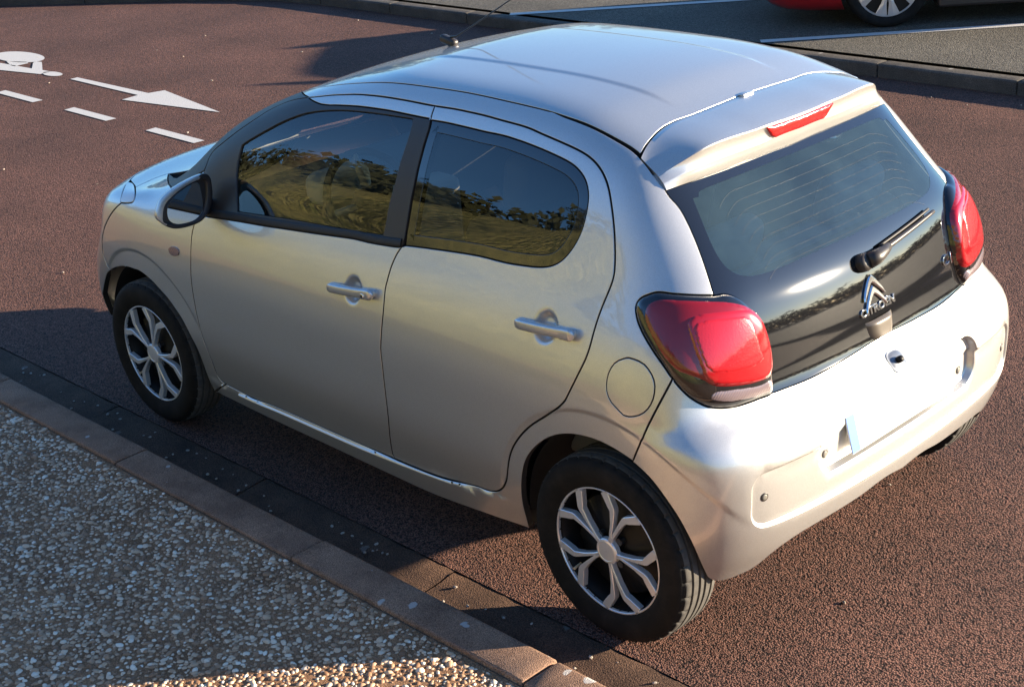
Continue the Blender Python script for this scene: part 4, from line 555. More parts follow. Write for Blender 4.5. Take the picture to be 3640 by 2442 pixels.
# ================================================================== road, gutter, kerbs, pavement
def sheet(name, poly, z, m, thick=0.):
    bm = bmesh.new(); vs_ = [bm.verts.new((x, y, z)) for x, y in poly]; f = bm.faces.new(vs_)
    if f.normal.z < 0 or f.calc_area() and sum((poly[i][0]*poly[(i+1) % len(poly)][1]-poly[(i+1) % len(poly)][0]*poly[i][1]) for i in range(len(poly))) < 0: f.normal_flip()
    return mkbm(name, bm, m)
base = sheet('ground', [(-400, -400), (400, -400), (400, 400), (-400, 400)], -.06, M['lot']); tag(base, kind='structure')
road = sheet('road', [(-60, -5.2), (9.2, -5.2), (9.9, -5.05), (10.5, -4.77), (11.2, -4.37), (12.4, -3.63), (15, -2.6), (80, -2.0), (80, .812), (-60, .812)], 0., M['road']); tag(road, kind='structure')
lot = sheet('parking_ground', [(-60, -45), (80, -45), (80, -2.3), (15, -2.85), (12.32, -3.9), (11.05, -4.64), (10.3, -5.05), (9.75, -5.3), (9.2, -5.37), (-60, -5.37)], .083, M['lot']); tag(lot, kind='structure')
def kerbstone(x0, x1, y0, y1, h, z0=-.05, r=.022, rb=.008, gap=.004, seed=0, tilt=0.):
    """a kerb block with a rounded front arris (front at y0)"""
    rnd = random.Random(seed); sg = 1 if y1 > y0 else -1
    prof_ = [(y0, z0)] + [(y0+sg*r*(1-math.cos(a)), h-r+r*math.sin(a)) for a in np.linspace(0, math.pi/2, 6)] + [(y1-sg*rb*(1-math.cos(a)), h-rb+rb*math.sin(a)) for a in np.linspace(math.pi/2, 0, 3)] + [(y1, z0)]
    xs = [x0+gap, x0+gap+.006] + list(np.linspace(x0+.05, x1-.05, 14)) + [x1-gap-.006, x1-gap]
    V = []; k = len(prof_)
    for i, x in enumerate(xs):
        e = .004 if i in (0, len(xs)-1) else 0.
        for j, (y, z) in enumerate(prof_):
            w = .0018*math.sin(37*x+seed)*(1 if 0 < j < 7 else 0) + rnd.uniform(-.0012, .0012)*(1 if 0 < j < 7 else 0)
            V.append((x, y+sg*(e if j < k-1 and j < 4 else 0)+w*.6, z-(e if 1 < j < k-1 else 0)+w*.5+tilt*(x-x0)))
    Fc = [f if sg > 0 else f[::-1] for f in grid_faces(len(xs), k)] + [tuple(range(k)) if sg < 0 else tuple(range(k))[::-1], tuple(range((len(xs)-1)*k, len(xs)*k))[:: (1 if sg > 0 else -1)]]
    return V, Fc
KH = .12
def near_kerb():
    kerb_root = empty('kerb', (0, 0, 0)); tag(kerb_root, kind='structure')
    # joints read off the photograph
    xs = [-4.1, -3.1, -2.1, -1.1, -.08, .93, 1.96, 2.98, 4.0, 5.0, 6.0, 7.0, 8.0, 9.0]
    for i, (a, b) in enumerate(zip(xs, xs[1:])):
        V, Fc = kerbstone(a, b, 1.065, 1.205, KH + .003*math.sin(i*2.1), seed=i)
        o = mk('kerb_stone', V, Fc, M['kerb'], kerb_root); o.data.set_sharp_from_angle(angle=R(50))
    for s, (a, b) in enumerate(((-60, -4.1), (9.0, 80))):
        V, Fc = kerbstone(a, b, 1.065, 1.205, KH, seed=50+s); mk('kerb_run', V, Fc, M['kerb'], kerb_root)
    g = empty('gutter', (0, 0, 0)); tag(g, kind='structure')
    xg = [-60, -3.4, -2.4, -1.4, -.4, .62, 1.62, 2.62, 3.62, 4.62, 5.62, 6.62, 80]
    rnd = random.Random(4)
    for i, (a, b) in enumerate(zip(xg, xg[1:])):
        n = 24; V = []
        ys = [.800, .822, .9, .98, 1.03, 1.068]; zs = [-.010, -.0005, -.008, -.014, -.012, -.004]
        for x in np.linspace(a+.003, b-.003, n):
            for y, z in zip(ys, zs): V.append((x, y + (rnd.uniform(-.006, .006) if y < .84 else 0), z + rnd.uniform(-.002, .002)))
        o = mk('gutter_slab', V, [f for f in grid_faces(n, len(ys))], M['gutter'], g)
near_kerb()
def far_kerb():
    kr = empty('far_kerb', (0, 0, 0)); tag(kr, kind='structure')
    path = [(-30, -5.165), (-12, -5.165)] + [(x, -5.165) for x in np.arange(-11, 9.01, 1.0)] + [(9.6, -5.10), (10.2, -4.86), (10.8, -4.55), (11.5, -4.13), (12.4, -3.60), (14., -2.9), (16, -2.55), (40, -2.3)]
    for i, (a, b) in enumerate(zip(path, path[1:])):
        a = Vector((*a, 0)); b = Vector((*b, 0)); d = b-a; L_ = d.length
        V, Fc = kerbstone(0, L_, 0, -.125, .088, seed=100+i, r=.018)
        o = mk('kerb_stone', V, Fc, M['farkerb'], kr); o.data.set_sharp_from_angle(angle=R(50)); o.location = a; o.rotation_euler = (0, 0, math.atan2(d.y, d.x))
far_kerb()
pav = sheet('pavement', [(-60, 1.21), (80, 1.21), (80, 5.2), (-60, 5.2)], KH-.012, M['mortar']); tag(pav, kind='structure')

# ---- exposed pebbles of the pavement: real stones set in the mortar, denser and finer towards the kerb
def pebbles():
    rs = np.random.RandomState(7)
    # low dome of 13 vertices
    th = np.linspace(0, 2*np.pi, 7, endpoint=False); b0 = np.stack([np.cos(th), np.sin(th), 0*th-.35], 1); b1 = np.stack([.72*np.cos(th+.45), .72*np.sin(th+.45), 0*th+.52], 1)
    T = np.vstack([b0, b1, [[0, 0, .78]]]); Fc = []
    for i in range(7):
        j = (i+1) % 7; Fc += [(i, j, 7+i), (j, 7+j, 7+i), (7+i, 7+j, 14)]
    Fc = np.array(Fc)
    pts = []
    cell = .0140
    x0, x1, y0, y1 = -1.1, 4.6, 1.222, 3.0
    nx, ny = int((x1-x0)/cell), int((y1-y0)/cell)
    gx, gy = np.meshgrid(np.arange(nx), np.arange(ny)); gx = gx.ravel(); gy = gy.ravel()
    X = x0 + (gx + .5*(gy % 2) + rs.uniform(-.42, .42, gx.size))*cell; Y = y0 + (gy + rs.uniform(-.42, .42, gx.size))*cell
    # keep the wedge of pavement the camera can see (and a margin for a step aside)
    vis = (Y < 1.95 + .60*X + .9) & (Y < 3.0)
    keep = vis & (rs.rand(gx.size) < .80); X = X[keep]; Y = Y[keep]; n = len(X)
    r = cell*np.clip(rs.lognormal(-.78, .30, n), .24, .92)
    el = rs.uniform(1.0, 1.7, n); ang = rs.uniform(0, np.pi, n)
    jig = 1 + rs.uniform(-.22, .22, (n, 15, 1))
    L = T[None]*jig
    L = L*np.stack([r*el**.5, r/el**.5, r*rs.uniform(.35, .62, n)], 1)[:, None, :]
    c, s = np.cos(ang), np.sin(ang)
    W = np.stack([L[..., 0]*c[:, None]-L[..., 1]*s[:, None], L[..., 0]*s[:, None]+L[..., 1]*c[:, None], L[..., 2]], 2)
    W += np.stack([X, Y, np.full(n, KH-.0115) + rs.uniform(-.001, .0012, n)], 1)[:, None, :]
    F_ = (Fc[None] + (np.arange(n)*15)[:, None, None]).reshape(-1, 3)
    me = bpy.data.meshes.new('pebbles'); V = W.reshape(-1, 3).astype(np.float32)
    me.vertices.add(len(V)); me.vertices.foreach_set('co', V.ravel()); me.loops.add(F_.size); me.loops.foreach_set('vertex_index', F_.ravel().astype(np.int32))
    me.polygons.add(len(F_)); me.polygons.foreach_set('loop_start', np.arange(0, F_.size, 3, dtype=np.int32)); me.update(); me.validate()
    me.polygons.foreach_set('use_smooth', [True]*len(F_))
    m = mat('pebble', (.5, .47, .43), .6); nt = m.node_tree; b = nt.nodes['Principled BSDF']
    ge = nt.nodes.new('ShaderNodeNewGeometry'); rp = nt.nodes.new('ShaderNodeValToRGB'); cr = rp.color_ramp; cr.interpolation = 'LINEAR'
    tones = [(0, (.21, .11, .058)), (.3, (.38, .23, .135)), (.55, (.52, .355, .23)), (.75, (.63, .47, .335)), (.92, (.72, .60, .47)), (1, (.82, .75, .64))]
    cr.elements[0].position, cr.elements[0].color = 0, (*tones[0][1], 1); cr.elements[1].position, cr.elements[1].color = 1, (*tones[-1][1], 1)
    for p_, c_ in tones[1:-1]: e = cr.elements.new(p_); e.color = (*c_, 1)
    nt.links.new(ge.outputs['Random Per Island'], rp.inputs[0]); nt.links.new(rp.outputs[0], b.inputs['Base Color'])
    me.materials.append(m)
    o = link('pavement_pebbles', me); tag(o, 'pale and brown pebbles set in the exposed aggregate pavement', 'pebbles', kind='stuff')
pebbles()

# ---- painted markings, thin sheets just above the road
PZ = .004
def marking(name, polys, label, cat, z=PZ, group=None):
    bm = bmesh.new()
    for poly in polys:
        A_ = sum(poly[i][0]*poly[(i+1) % len(poly)][1]-poly[(i+1) % len(poly)][0]*poly[i][1] for i in range(len(poly)))
        if A_ < 0: poly = poly[::-1]
        bm.faces.new([bm.verts.new((x, y, z)) for x, y in poly])
    o = mkbm(name, bm, M['paint']); tag(o, label, cat, group); return o
marking('lane_arrow', [[(8.41, -2.229), (8.41, -2.292), (7.375, -2.292), (7.335, -2.408), (6.364, -2.238), (7.378, -2.070), (7.392, -2.215)]], 'white painted arrow on the red road pointing along the cycle lane', 'road arrow')
for i, x in enumerate((11.75, 10.67, 9.6)): marking('lane_dash', [[(x, -1.68), (x, -1.755), (x-.6, -1.755), (x-.6, -1.68)]], ['farthest dash of the cycle lane line beyond the bicycle symbol', 'second farthest dash of the cycle lane line', 'dash of the cycle lane line at the left picture edge, below the bicycle symbol'][i], 'road line', group='dashes of the cycle lane line')
for i, x in enumerate((8.55, 7.505, 6.415)): marking('lane_dash', [[(x, -1.672), (x+.005, -1.752), (x-.60, -1.742), (x-.59, -1.664)]], ['worn white dash under the painted bicycle symbol', 'worn white dash under the tail of the painted arrow', 'worn white dash nearest to the bonnet of the silver car'][i], 'road line', group='dashes of the cycle lane line')
th_ = np.linspace(0, 2*math.pi, 40, endpoint=False)
def ell(cx, cy, rx, ry): return [(cx+rx*math.cos(t), cy+ry*math.sin(t)) for t in th_]
def ring_polys(cx, cy, rx, ry, k=.72):
    o = ell(cx, cy, rx, ry); i_ = ell(cx, cy, rx*k, ry*k); return [[o[a], o[(a+1) % 40], i_[(a+1) % 40], i_[a]] for a in range(40)]
# bicycle pictogram lying along the lane: wheel and rider's bar are in the picture, the rest runs out of it
marking('bicycle_symbol', [ell(9.66, -2.45, .345, .145)] + [[(9.62, -2.235), (9.10, -2.268), (9.30, -2.385), (9.335, -2.425), (9.262, -2.445), (8.955, -2.285), (8.83, -2.29), (8.83, -2.195), (9.45, -2.07), (10.6, -2.07), (10.6, -2.2)]] + [ell(8.735, -2.255, .125, .055)] + [[(9.60, -2.30), (9.40, -2.378), (9.33, -2.36), (9.33, -2.235), (9.40, -2.235)]] + [ell(11.0, -2.45, .345, .145)], 'white painted bicycle symbol on the red road at the left edge', 'road symbol')
PL = .083 + PZ
def lot_line(a, b, w, label):
    a = Vector((*a, 0)); b = Vector((*b, 0)); d = (b-a).normalized(); n = Vector((-d.y, d.x, 0))*w/2
    marking('bay_line', [[(q.x, q.y) for q in (a+n, b+n, b-n, a-n)]], label, 'parking line', PL, 'white lines between the parking bays')
lot_line((6.62, -5.31), (2.6, -8.90), .09, 'white parking bay line beyond the red car')
lot_line((4.12, -5.39), (.2, -9.02), .09, 'white parking bay line on the near side of the red car')

# ---- a little loose grit lying in the gutter and on the road
def grit():
    rs = np.random.RandomState(11); bm = bmesh.new()
    for i in range(150):
        if i < 90: x, y, z = rs.uniform(-.6, 4.5), .84+rs.gamma(1.5, .05), -.006
        else: x, y, z = rs.uniform(-1, 10), rs.uniform(-5, .8), .001
        r = rs.uniform(.003, .007)*(1 if i < 90 else 1.3)
        q = bmesh.ops.create_icosphere(bm, subdivisions=1, radius=r, matrix=Matrix.Translation((x, y, z+r*.5)) @ Matrix.Rotation(rs.uniform(0, 6), 4, 'Z') @ Matrix.Diagonal((1.3, .9, .6, 1)))
        for v in q['verts']: v.co += Vector(rs.uniform(-.12, .12, 3)*r)
    o = mkbm('loose_grit', bm, mat('grit', (.5, .45, .38), .8, var=(30., .2, (.25, .18, .13)))); tag(o, 'scattered pale grit on the road and along the gutter', 'grit', kind='stuff')
grit()
# ================================================================== what stands round the place (seen in the car's paint and glass)
def env():
    rs = np.random.RandomState(3)
    # grass bank rising behind the pavement
    xs = np.concatenate([np.linspace(-90, -20, 30), np.linspace(-18, 60, 90), np.linspace(63, 140, 24)]); ys = np.concatenate([np.linspace(5.2, 24, 44), np.linspace(26, 70, 10)])
    gx, gy = np.meshgrid(xs, ys, indexing='ij')
    t = np.clip((gy-5.6)/12.5, 0, 1); prof_ = (t*t*(3-2*t))*7.0
    z = .10 + prof_*(1+.22*np.sin(gx*.11+1)+.08*np.sin(gx*.31)) + .12*np.sin(gx*.9+gy*.7)*t + rs.uniform(-.05, .05, gx.shape)*t
    z = z*np.clip((gx+34)/22., .05, 1.)           # runs out behind the car
    V = np.stack([gx, gy, z], 2).reshape(-1, 3)
    g = mat('dry_grass', (.30, .235, .045), .9, bump=(6., 1., .25)); nt = g.node_tree; b = nt.nodes['Principled BSDF']; N = nt.nodes.new
    tc = N('ShaderNodeTexCoord'); n1 = N('ShaderNodeTexNoise'); n1.inputs['Scale'].default_value = .35; n1.inputs['Detail'].default_value = 5; n2 = N('ShaderNodeTexNoise'); n2.inputs['Scale'].default_value = 5.5; n2.inputs['Detail'].default_value = 9; n2.inputs['Roughness'].default_value = .75
    nt.links.new(tc.outputs['Object'], n1.inputs['Vector']); nt.links.new(tc.outputs['Object'], n2.inputs['Vector']); ad = N('ShaderNodeMath'); ad.operation = 'ADD'; nt.links.new(n1.outputs[0], ad.inputs[0]); nt.links.new(n2.outputs[0], ad.inputs[1])
    rp = N('ShaderNodeValToRGB'); cr = rp.color_ramp; cr.elements[0].position = .78; cr.elements[0].color = (.05, .055, .012, 1); cr.elements[1].position = 1.0; cr.elements[1].color = (.23, .21, .065, 1); e = cr.elements.new(.93); e.color = (.12, .13, .04, 1); cr.elements[2].position = .995
    dv = N('ShaderNodeMath'); dv.operation = 'MULTIPLY'; dv.inputs[1].default_value = .93; nt.links.new(ad.outputs[0], dv.inputs[0]); nt.links.new(dv.outputs[0], rp.inputs[0])
    mx = N('ShaderNodeMix'); mx.data_type = 'RGBA'; mx.inputs[7].default_value = (.36, .30, .12, 1); mr = N('ShaderNodeMapRange'); mr.inputs[1].default_value = .45; mr.inputs[2].default_value = .75; nt.links.new(n2.outputs[0], mr.inputs[0]); nt.links.new(mr.outputs[0], mx.inputs[0]); nt.links.new(rp.outputs[0], mx.inputs[6]); nt.links.new(mx.outputs[2], b.inputs['Base Color'])
    o = mk('grass_bank', V, [f[::-1] for f in grid_faces(len(xs), len(ys))], g); tag(o, kind='structure')
    # scrub on top of the bank: leaf-sized faces in clumps
    def scrub(name, centres, col, n_leaf, label, size=.16):
        P = []; N_ = []
        for (x, y, zb, rx, ry, h) in centres:
            k = n_leaf; u = rs.normal(size=(k, 3)); u /= np.linalg.norm(u, axis=1, keepdims=True); rr = rs.uniform(.45, 1, (k, 1))**.5
            lump = 1+.28*np.sin(u[:, :1]*5+x)+.22*np.sin(u[:, 1:2]*7+y)
            q = u*rr*lump*np.array([rx, ry, h*.5]) + np.array([x, y, zb+h*.5]); P.append(q)
        P = np.vstack(P); n = len(P)
        a = rs.normal(size=(n, 3)); a /= np.linalg.norm(a, axis=1, keepdims=True); b = np.cross(a, rs.normal(size=(n, 3))); b /= np.linalg.norm(b, axis=1, keepdims=True)
        s = size*rs.uniform(.6, 1.5, (n, 1))
        W = np.stack([P-a*s, P+b*s*.6, P+a*s, P-b*s*.6], 1).reshape(-1, 3)
        Fc = np.arange(4*n).reshape(-1, 4)
        me = bpy.data.meshes.new(name); me.from_pydata(W.tolist(), [], Fc.tolist()); me.update()
        m = mat(name+'_leaf', col, .8, var=(.4, .3, tuple(c*.45 for c in col))); me.materials.append(m)
        o = link(name, me); tag(o, label, 'scrub', kind='stuff')
    c = []
    for x in np.arange(-8, 90, 2.3):
        for r_ in range(2):
            y = 16.5+4*r_+rs.uniform(-1.5, 1.5); h = rs.uniform(1.4, 3.0)+.5*r_
            c.append((x+rs.uniform(-1, 1), y, 5.9+.4*r_, rs.uniform(1.2, 2.1), rs.uniform(1., 1.8), h))
    scrub('bank_scrub', c, (.055, .06, .022), 260, 'dark scrub along the top of the grass bank', .2)
    # belt of trees far behind the parking ground, low on the horizon
    c = []
    for a in np.arange(160, 285, 1.7):
        d = rs.uniform(52, 66); h = rs.uniform(2.8, 4.6)
        c.append((d*math.cos(R(a)), d*math.sin(R(a)), -.2, rs.uniform(1.6, 2.6), rs.uniform(1.6, 2.6), h))
    scrub('far_tree_belt', c, (.03, .036, .016), 240, 'far belt of dark trees behind the parking ground', .34)
    c = []
    for a in np.arange(286, 386, 2.2):
        d = rs.uniform(60, 75); h = rs.uniform(4, 7.5)
        c.append((d*math.cos(R(a)), d*math.sin(R(a)), -.2, rs.uniform(2.2, 3.6), rs.uniform(2.2, 3.6), h))
    scrub('tree_belt_ahead', c, (.04, .05, .02), 240, 'far belt of trees ahead of the silver car', .4)
env()
# ================================================================== silver hatchback
def paint_silver():
    m = mat('silver_paint', (.62, .61, .59), .40, metal=.75, coat=1., coat_r=.02); m.node_tree.nodes['Principled BSDF'].inputs['Coat IOR'].default_value = 1.75
    nt = m.node_tree; b = nt.nodes['Principled BSDF']; N = nt.nodes.new; Lk = nt.links.new
    tc = N('ShaderNodeTexCoord'); v = N('ShaderNodeTexVoronoi'); v.inputs['Scale'].default_value = 900; Lk(tc.outputs['Object'], v.inputs['Vector'])
    n = N('ShaderNodeTexNoise'); n.inputs['Scale'].default_value = 6; n.inputs['Detail'].default_value = 8; n.inputs['Roughness'].default_value = .7; Lk(tc.outputs['Object'], n.inputs['Vector'])
    sp = N('ShaderNodeSeparateColor'); Lk(v.outputs['Color'], sp.inputs[0])
    mr = N('ShaderNodeMapRange'); mr.inputs[3].default_value = .90; mr.inputs[4].default_value = 1.08; Lk(sp.outputs[0], mr.inputs[0])
    vm = N('ShaderNodeVectorMath'); vm.operation = 'SCALE'; vm.inputs[0].default_value = (.62, .61, .59); Lk(mr.outputs[0], vm.inputs['Scale']); Lk(vm.outputs[0], b.inputs['Base Color'])
    rr = N('ShaderNodeMapRange'); rr.inputs[1].default_value = .35; rr.inputs[2].default_value = .75; rr.inputs[3].default_value = .005; rr.inputs[4].default_value = .03; Lk(n.outputs[0], rr.inputs[0]); Lk(rr.outputs[0], b.inputs['Coat Roughness'])
    return m
M['silver'] = paint_silver()
M['black_gloss'] = mat('black_gloss', (.008, .008, .009), .05, coat=1.)
M['black_satin'] = mat('black_satin', (.030, .025, .023), .42, bump=(700., .15, .0006))
M['rubber'] = mat('rubber', (.018, .017, .017), .6)
M['trim'] = mat('interior_dark', (.05, .05, .05), .8)
M['headliner'] = mat('interior_pale', (.55, .52, .46), .8)
M['seat'] = mat('seat_cloth', (.17, .175, .18), .9, bump=(300., .4, .001))
M['chrome'] = mat('chrome', (.82, .83, .85), .08, metal=1.)
M['mirror'] = mat('mirror_glass', (.86, .88, .88), .0, metal=1.)
M['wheel_silver'] = mat('wheel_silver', (.80, .80, .80), .30, metal=.55, coat=.6, coat_r=.1)
M['wheel_black'] = mat('wheel_black', (.004, .004, .0045), .5, spec=.3)
M['red_lens'] = mat('red_lens', (.34, .004, .008), .12, coat=1., coat_r=.02, spec=.7)
M['red_deep'] = mat('red_lens_deep', (.20, .003, .005), .18, coat=1., coat_r=.02)
M['red_face'] = mat('red_lens_face', (.42, .008, .014), .2, coat=1., coat_r=.03, bump=(200., .35, .0015))
M['clear_lens'] = mat('clear_lens', (.20, .15, .16), .15, metal=.2, coat=1.)
def ribs(m, sc):
    nt = m.node_tree; N = nt.nodes.new; b = nt.nodes['Principled BSDF']; tc = N('ShaderNodeTexCoord'); w = N('ShaderNodeTexWave'); w.inputs['Scale'].default_value = sc; w.bands_direction = 'DIAGONAL'; w.inputs['Distortion'].default_value = 1.5
    nt.links.new(tc.outputs['Object'], w.inputs['Vector']); bp = N('ShaderNodeBump'); bp.inputs['Strength'].default_value = .35; bp.inputs['Distance'].default_value = .003; nt.links.new(w.outputs[1], bp.inputs['Height']); nt.links.new(bp.outputs[0], b.inputs['Normal'])
ribs(M['clear_lens'], 55)
M['plate'] = mat('plate_white', (.80, .80, .79), .35, coat=.5)
M['plate_blue'] = mat('plate_blue', (.09, .19, .50), .35, coat=.5)
M['orange'] = mat('clear_orange', (.6, .45, .3), .15, coat=1.)
def tyre_mat():
    m = mat('tyre_rubber', (.022, .021, .020), .8, spec=.25); nt = m.node_tree; b = nt.nodes['Principled BSDF']; N = nt.nodes.new; Lk = nt.links.new
    tc = N('ShaderNodeTexCoord'); n = N('ShaderNodeTexNoise'); n.inputs['Scale'].default_value = 14; n.inputs['Detail'].default_value = 9; n.inputs['Roughness'].default_value = .75; Lk(tc.outputs['Object'], n.inputs['Vector'])
    r = N('ShaderNodeValToRGB'); r.color_ramp.elements[0].position = .45; r.color_ramp.elements[0].color = (.006, .0057, .0054, 1); r.color_ramp.elements[1].position = .8; r.color_ramp.elements[1].color = (.024, .020, .017, 1); Lk(n.outputs[0], r.inputs[0]); Lk(r.outputs[0], b.inputs['Base Color'])
    return m
M['tyre'] = tyre_mat()
M['tread'] = mat('tyre_tread', (.085, .078, .068), .9, var=(40., .2, (.05, .046, .042)))
M['glass_side'] = glass_mat('side_glass', (.80, .82, .74), 1., .0)
M['glass_dark'] = glass_mat('privacy_glass', (.42, .42, .38), 1., .0)
M['glass_rear'] = glass_mat('rear_glass', (.62, .72, .74), 1., .07)
M['glass_front'] = glass_mat('windscreen_glass', (.70, .74, .72), 1., .02)

car = empty('silver_car', (0, 0, 0)); tag(car, 'small silver five door hatchback parked along the kerb, seen from behind', 'car')
def both(o, parent=None): return flip_copy(o, parent if parent is not None else car)
def fill_pts(lp, sp=.007):
    q = st2(onto(lp)); sc = np.linalg.norm(np.diff(q, axis=0), axis=1).sum()/np.linalg.norm(np.diff(lp, axis=0), axis=1).sum()
    st = sp*sc; gx, gy = np.meshgrid(np.arange(q[:, 0].min(), q[:, 0].max(), st), np.arange(q[:, 1].min(), q[:, 1].max(), st)); gx[1::2] += st/2
    g_ = np.stack([gx.ravel(), gy.ravel()], 1); g_ = g_[inpoly(g_, q)]
    P = radial(inv2(g_)); P = P[~np.isnan(P).any(1)]
    kd = KDTree(len(lp)*3); dl = densify(lp, .005)
    kd = KDTree(len(dl))
    for i, p in enumerate(dl): kd.insert(p, i)
    kd.balance()
    return P[np.array([kd.find(p)[2] > sp*.6 for p in P])]

# ---- key points
pA = CUR['gap_top'][0]; pTop = CUR['gap_mid'][0]; pB = CUR['gap_mid'][-1]; pAp = CUR['apil_door'][0]
belt_mid = CUR['strip_low'][0]; frame_mid = CUR['frame_low'][-1]
gm = CUR['gap_mid']; i_belt = int(np.argmin(np.linalg.norm(gm-belt_mid, axis=1))); i_frame = int(np.argmin(np.linalg.norm(gm-frame_mid, axis=1)))
gf = CUR['gap_front']; i_fb = int(np.argmin(np.abs(gf[:, 2]-.905) + (np.arange(len(gf)) < 20)*9))
gs_ = CUR['gap_sill']; i_sm = int(np.argmin(np.linalg.norm(gs_-pB, axis=1)))
gt = CUR['gap_top']; i_ap = int(np.argmin(np.linalg.norm(gt-pAp, axis=1)))

# ---- front door
fd = panel('front_door', loop(CUR['strip_low'], gf[:i_fb+1][::-1], gs_[i_sm:][::-1], gm[i_belt:][::-1]), M['silver'], car)
fr_up = panel('door_frame_top', loop(CUR['apil_door'][:-2], CUR['frame_low'][2:], gm[:i_frame+1][::-1], gt[i_ap:][::-1]), M['silver'], fd)
sash_loop = loop(gt[:i_ap+1], CUR['apil_door'][:-2], CUR['frame_low'][2:], gm[i_frame:i_belt+1], CUR['strip_low'], gf[i_fb:])
gl_f = loop(CUR['glass_front'], CUR['glass_front_b'], CUR['glass_front_c'], CUR['glass_front_d'])
sash = panel('window_frame', sash_loop, M['black_satin'], fd, holes=[gl_f], g=.0018, lip=.02)
pane = panel('window_pane', gl_f, M['glass_side'], fd, g=.0005, off=-.006, edge=False)
# rubber strip along the belt
def strip_along(name, P, w, out_, m, parent, up=(0, 0, 1)):
    N, _ = normal(P), 0; T = np.gradient(P, axis=0); T /= np.linalg.norm(T, axis=1, keepdims=True); B = np.cross(N, T); B *= np.sign(B[:, 2:3]); 
    prof_ = [(0, -.004), (0, out_*.7), (w*.25, out_), (w*.75, out_), (w, out_*.6), (w, -.006)]
    V = []; 
    for a, o_ in prof_: V.append(P + B*a + N*o_)
    V = np.stack(V, 1).reshape(-1, 3); k = len(prof_)
    Fc = grid_faces(len(P), k)
    # orient outward
    c = V[Fc[len(Fc)//2 + 2]] if False else None
    ob = mk(name, V, Fc, m, parent)
    me = ob.data; mid = me.polygons[(len(P)//2)*(k-1)+2]
    if Vector(mid.normal).dot(Vector(N[len(P)//2])) < 0: me.flip_normals()
    return ob
strip_along('belt_strip', onto(CUR['strip_low'][:-2]), .026, .005, M['rubber'], fd)
# ---- rear door
rd = panel('rear_door', loop(CUR['gap_rear'], gs_[:i_sm+1], gm[i_belt:][::-1], CUR['glass_rear'][::-1], gm[:i_frame+1][::-1]), M['silver'], car)
gl_r = loop(CUR['glass_rear'], CUR['glass_rear_l'])
N_, B_ = inward(onto(densify(gl_r))); gl_r_in = onto(densify(gl_r)) + B_*.034
gl_r_in = loop(np.array([p for i, p in enumerate(gl_r_in)][::2]))
panel('window_border', gl_r, M['black_gloss'], rd, holes=[gl_r_in], g=.001, off=-.002, lip=.012)
panel('window_pane', gl_r_in, M['glass_dark'], rd, g=.0, off=-.002, edge=False)

# ---- body side with quarter and sill
lampA = CUR['glass_side'][-1]; lampB = CUR['gap_bumper'][0]
ch = CUR['channel']; chl = CUR['channel_low']; k_ch = int(np.argmin(np.linalg.norm(ch-chl[0], axis=1)))
side_loop = loop(ch[:k_ch-1], chl, CUR['gap_gate'], CUR['glass_side'], cseg('lamp', lampA, lampB), CUR['gap_bumper'], CUR['arch_rear'], CUR['sill_bottom'], gs_[-1:], gs_[::-1], CUR['gap_rear'][::-1], gt[i_ap:][::-1], CUR['apil_end'][::-1])
sidep = panel('body_side', side_loop, M['silver'], car, holes=[CUR['fuel']], feats=[side_pts([(x, float(ZSILL(x))-d) for x in np.linspace(.60, 1.80, 100)]) for d in (.0105, .0135, .0175)])
flap = panel('fuel_flap', CUR['fuel'], M['silver'], sidep, g=.0005, lip=.012)
# ---- roof
hdr = top_pts([(1.66-.19*(y/.427)**2*.25, y) for y in np.linspace(0, .415, 14)])
hdr = hdr[~np.isnan(hdr).any(1)]
k2 = int(np.argmin(np.linalg.norm(ch-hdr[-1], axis=1)))
roof = panel('roof', loop(ch, CUR['seam'][2:], centre('top', CUR['seam'][-1][0], 1.66, 70), hdr), M['silver'], car, half=True, g=.0028, lip=.022)
# ---- windscreen, pillars, bonnet, wings
ap_in = top_pts([(1.62, .425), (1.72, .462), (1.83, .497), (1.95, .53), (2.07, .558), (2.19, .575), (2.27, .583)])
cowl = top_pts([(2.44-.17*(y/.583)**2, y) for y in np.linspace(0, .575, 16)])
wsc = panel('windscreen', loop(hdr, ap_in, cowl[::-1], centre('top', 2.44, 1.66, 60)), M['glass_front'], car, half=True, g=.001, off=-.004, lip=.008)
ap = panel('windscreen_pillar', loop(gt[:i_ap+1], CUR['apil_end'][::-1], ch[:1], ap_in, top_pts([(2.36, .55)]), CUR['cowl_edge']), M['black_satin'], car, g=.0018)
scut = panel('scuttle', loop(top_pts([(2.20, .30), (2.20, .60), (2.16, .66), (2.30, .66), (2.45, .58), (2.52, .50), (2.52, .30)])), M['black_satin'], car, g=0., off=-.016, edge=False); both_later = [scut]
hoodfront = top_pts([(2.60+.27*(1-(y/.60)**2), y) for y in np.linspace(.60, 0, 16)])
hood = panel('bonnet', loop(CUR['hood_gap'], top_pts([(2.42, .48)]), cowl[::-1][4:], centre('top', 2.44, hoodfront[-1][0], 30), hoodfront[::-1][1:]), M['silver'], car, half=True)
hl = CUR['headlamp']; hlA = CUR['hood_gap'][0]; hlLow = hl[int(np.argmin(hl[:, 2]))]
fb_gap = side_pts([(2.52, .80), (2.58, .74), (2.62, .68), (2.64, .62)])
wing = panel('front_wing', loop(gf[::1], np.array([[2.03, .69, 1.0]]), CUR['cowl_edge'][::-1], CUR['hood_gap'][::-1], cseg('headlamp', hlA, hlLow), fb_gap, seg('arch_front', None, fb_gap[-1])[::-1]), M['silver'], car)
hlamp = panel('headlamp', hl, mat('headlamp_lens', (.62, .63, .64), .1, coat=1.), car, g=.002, off=.002, lip=.015)
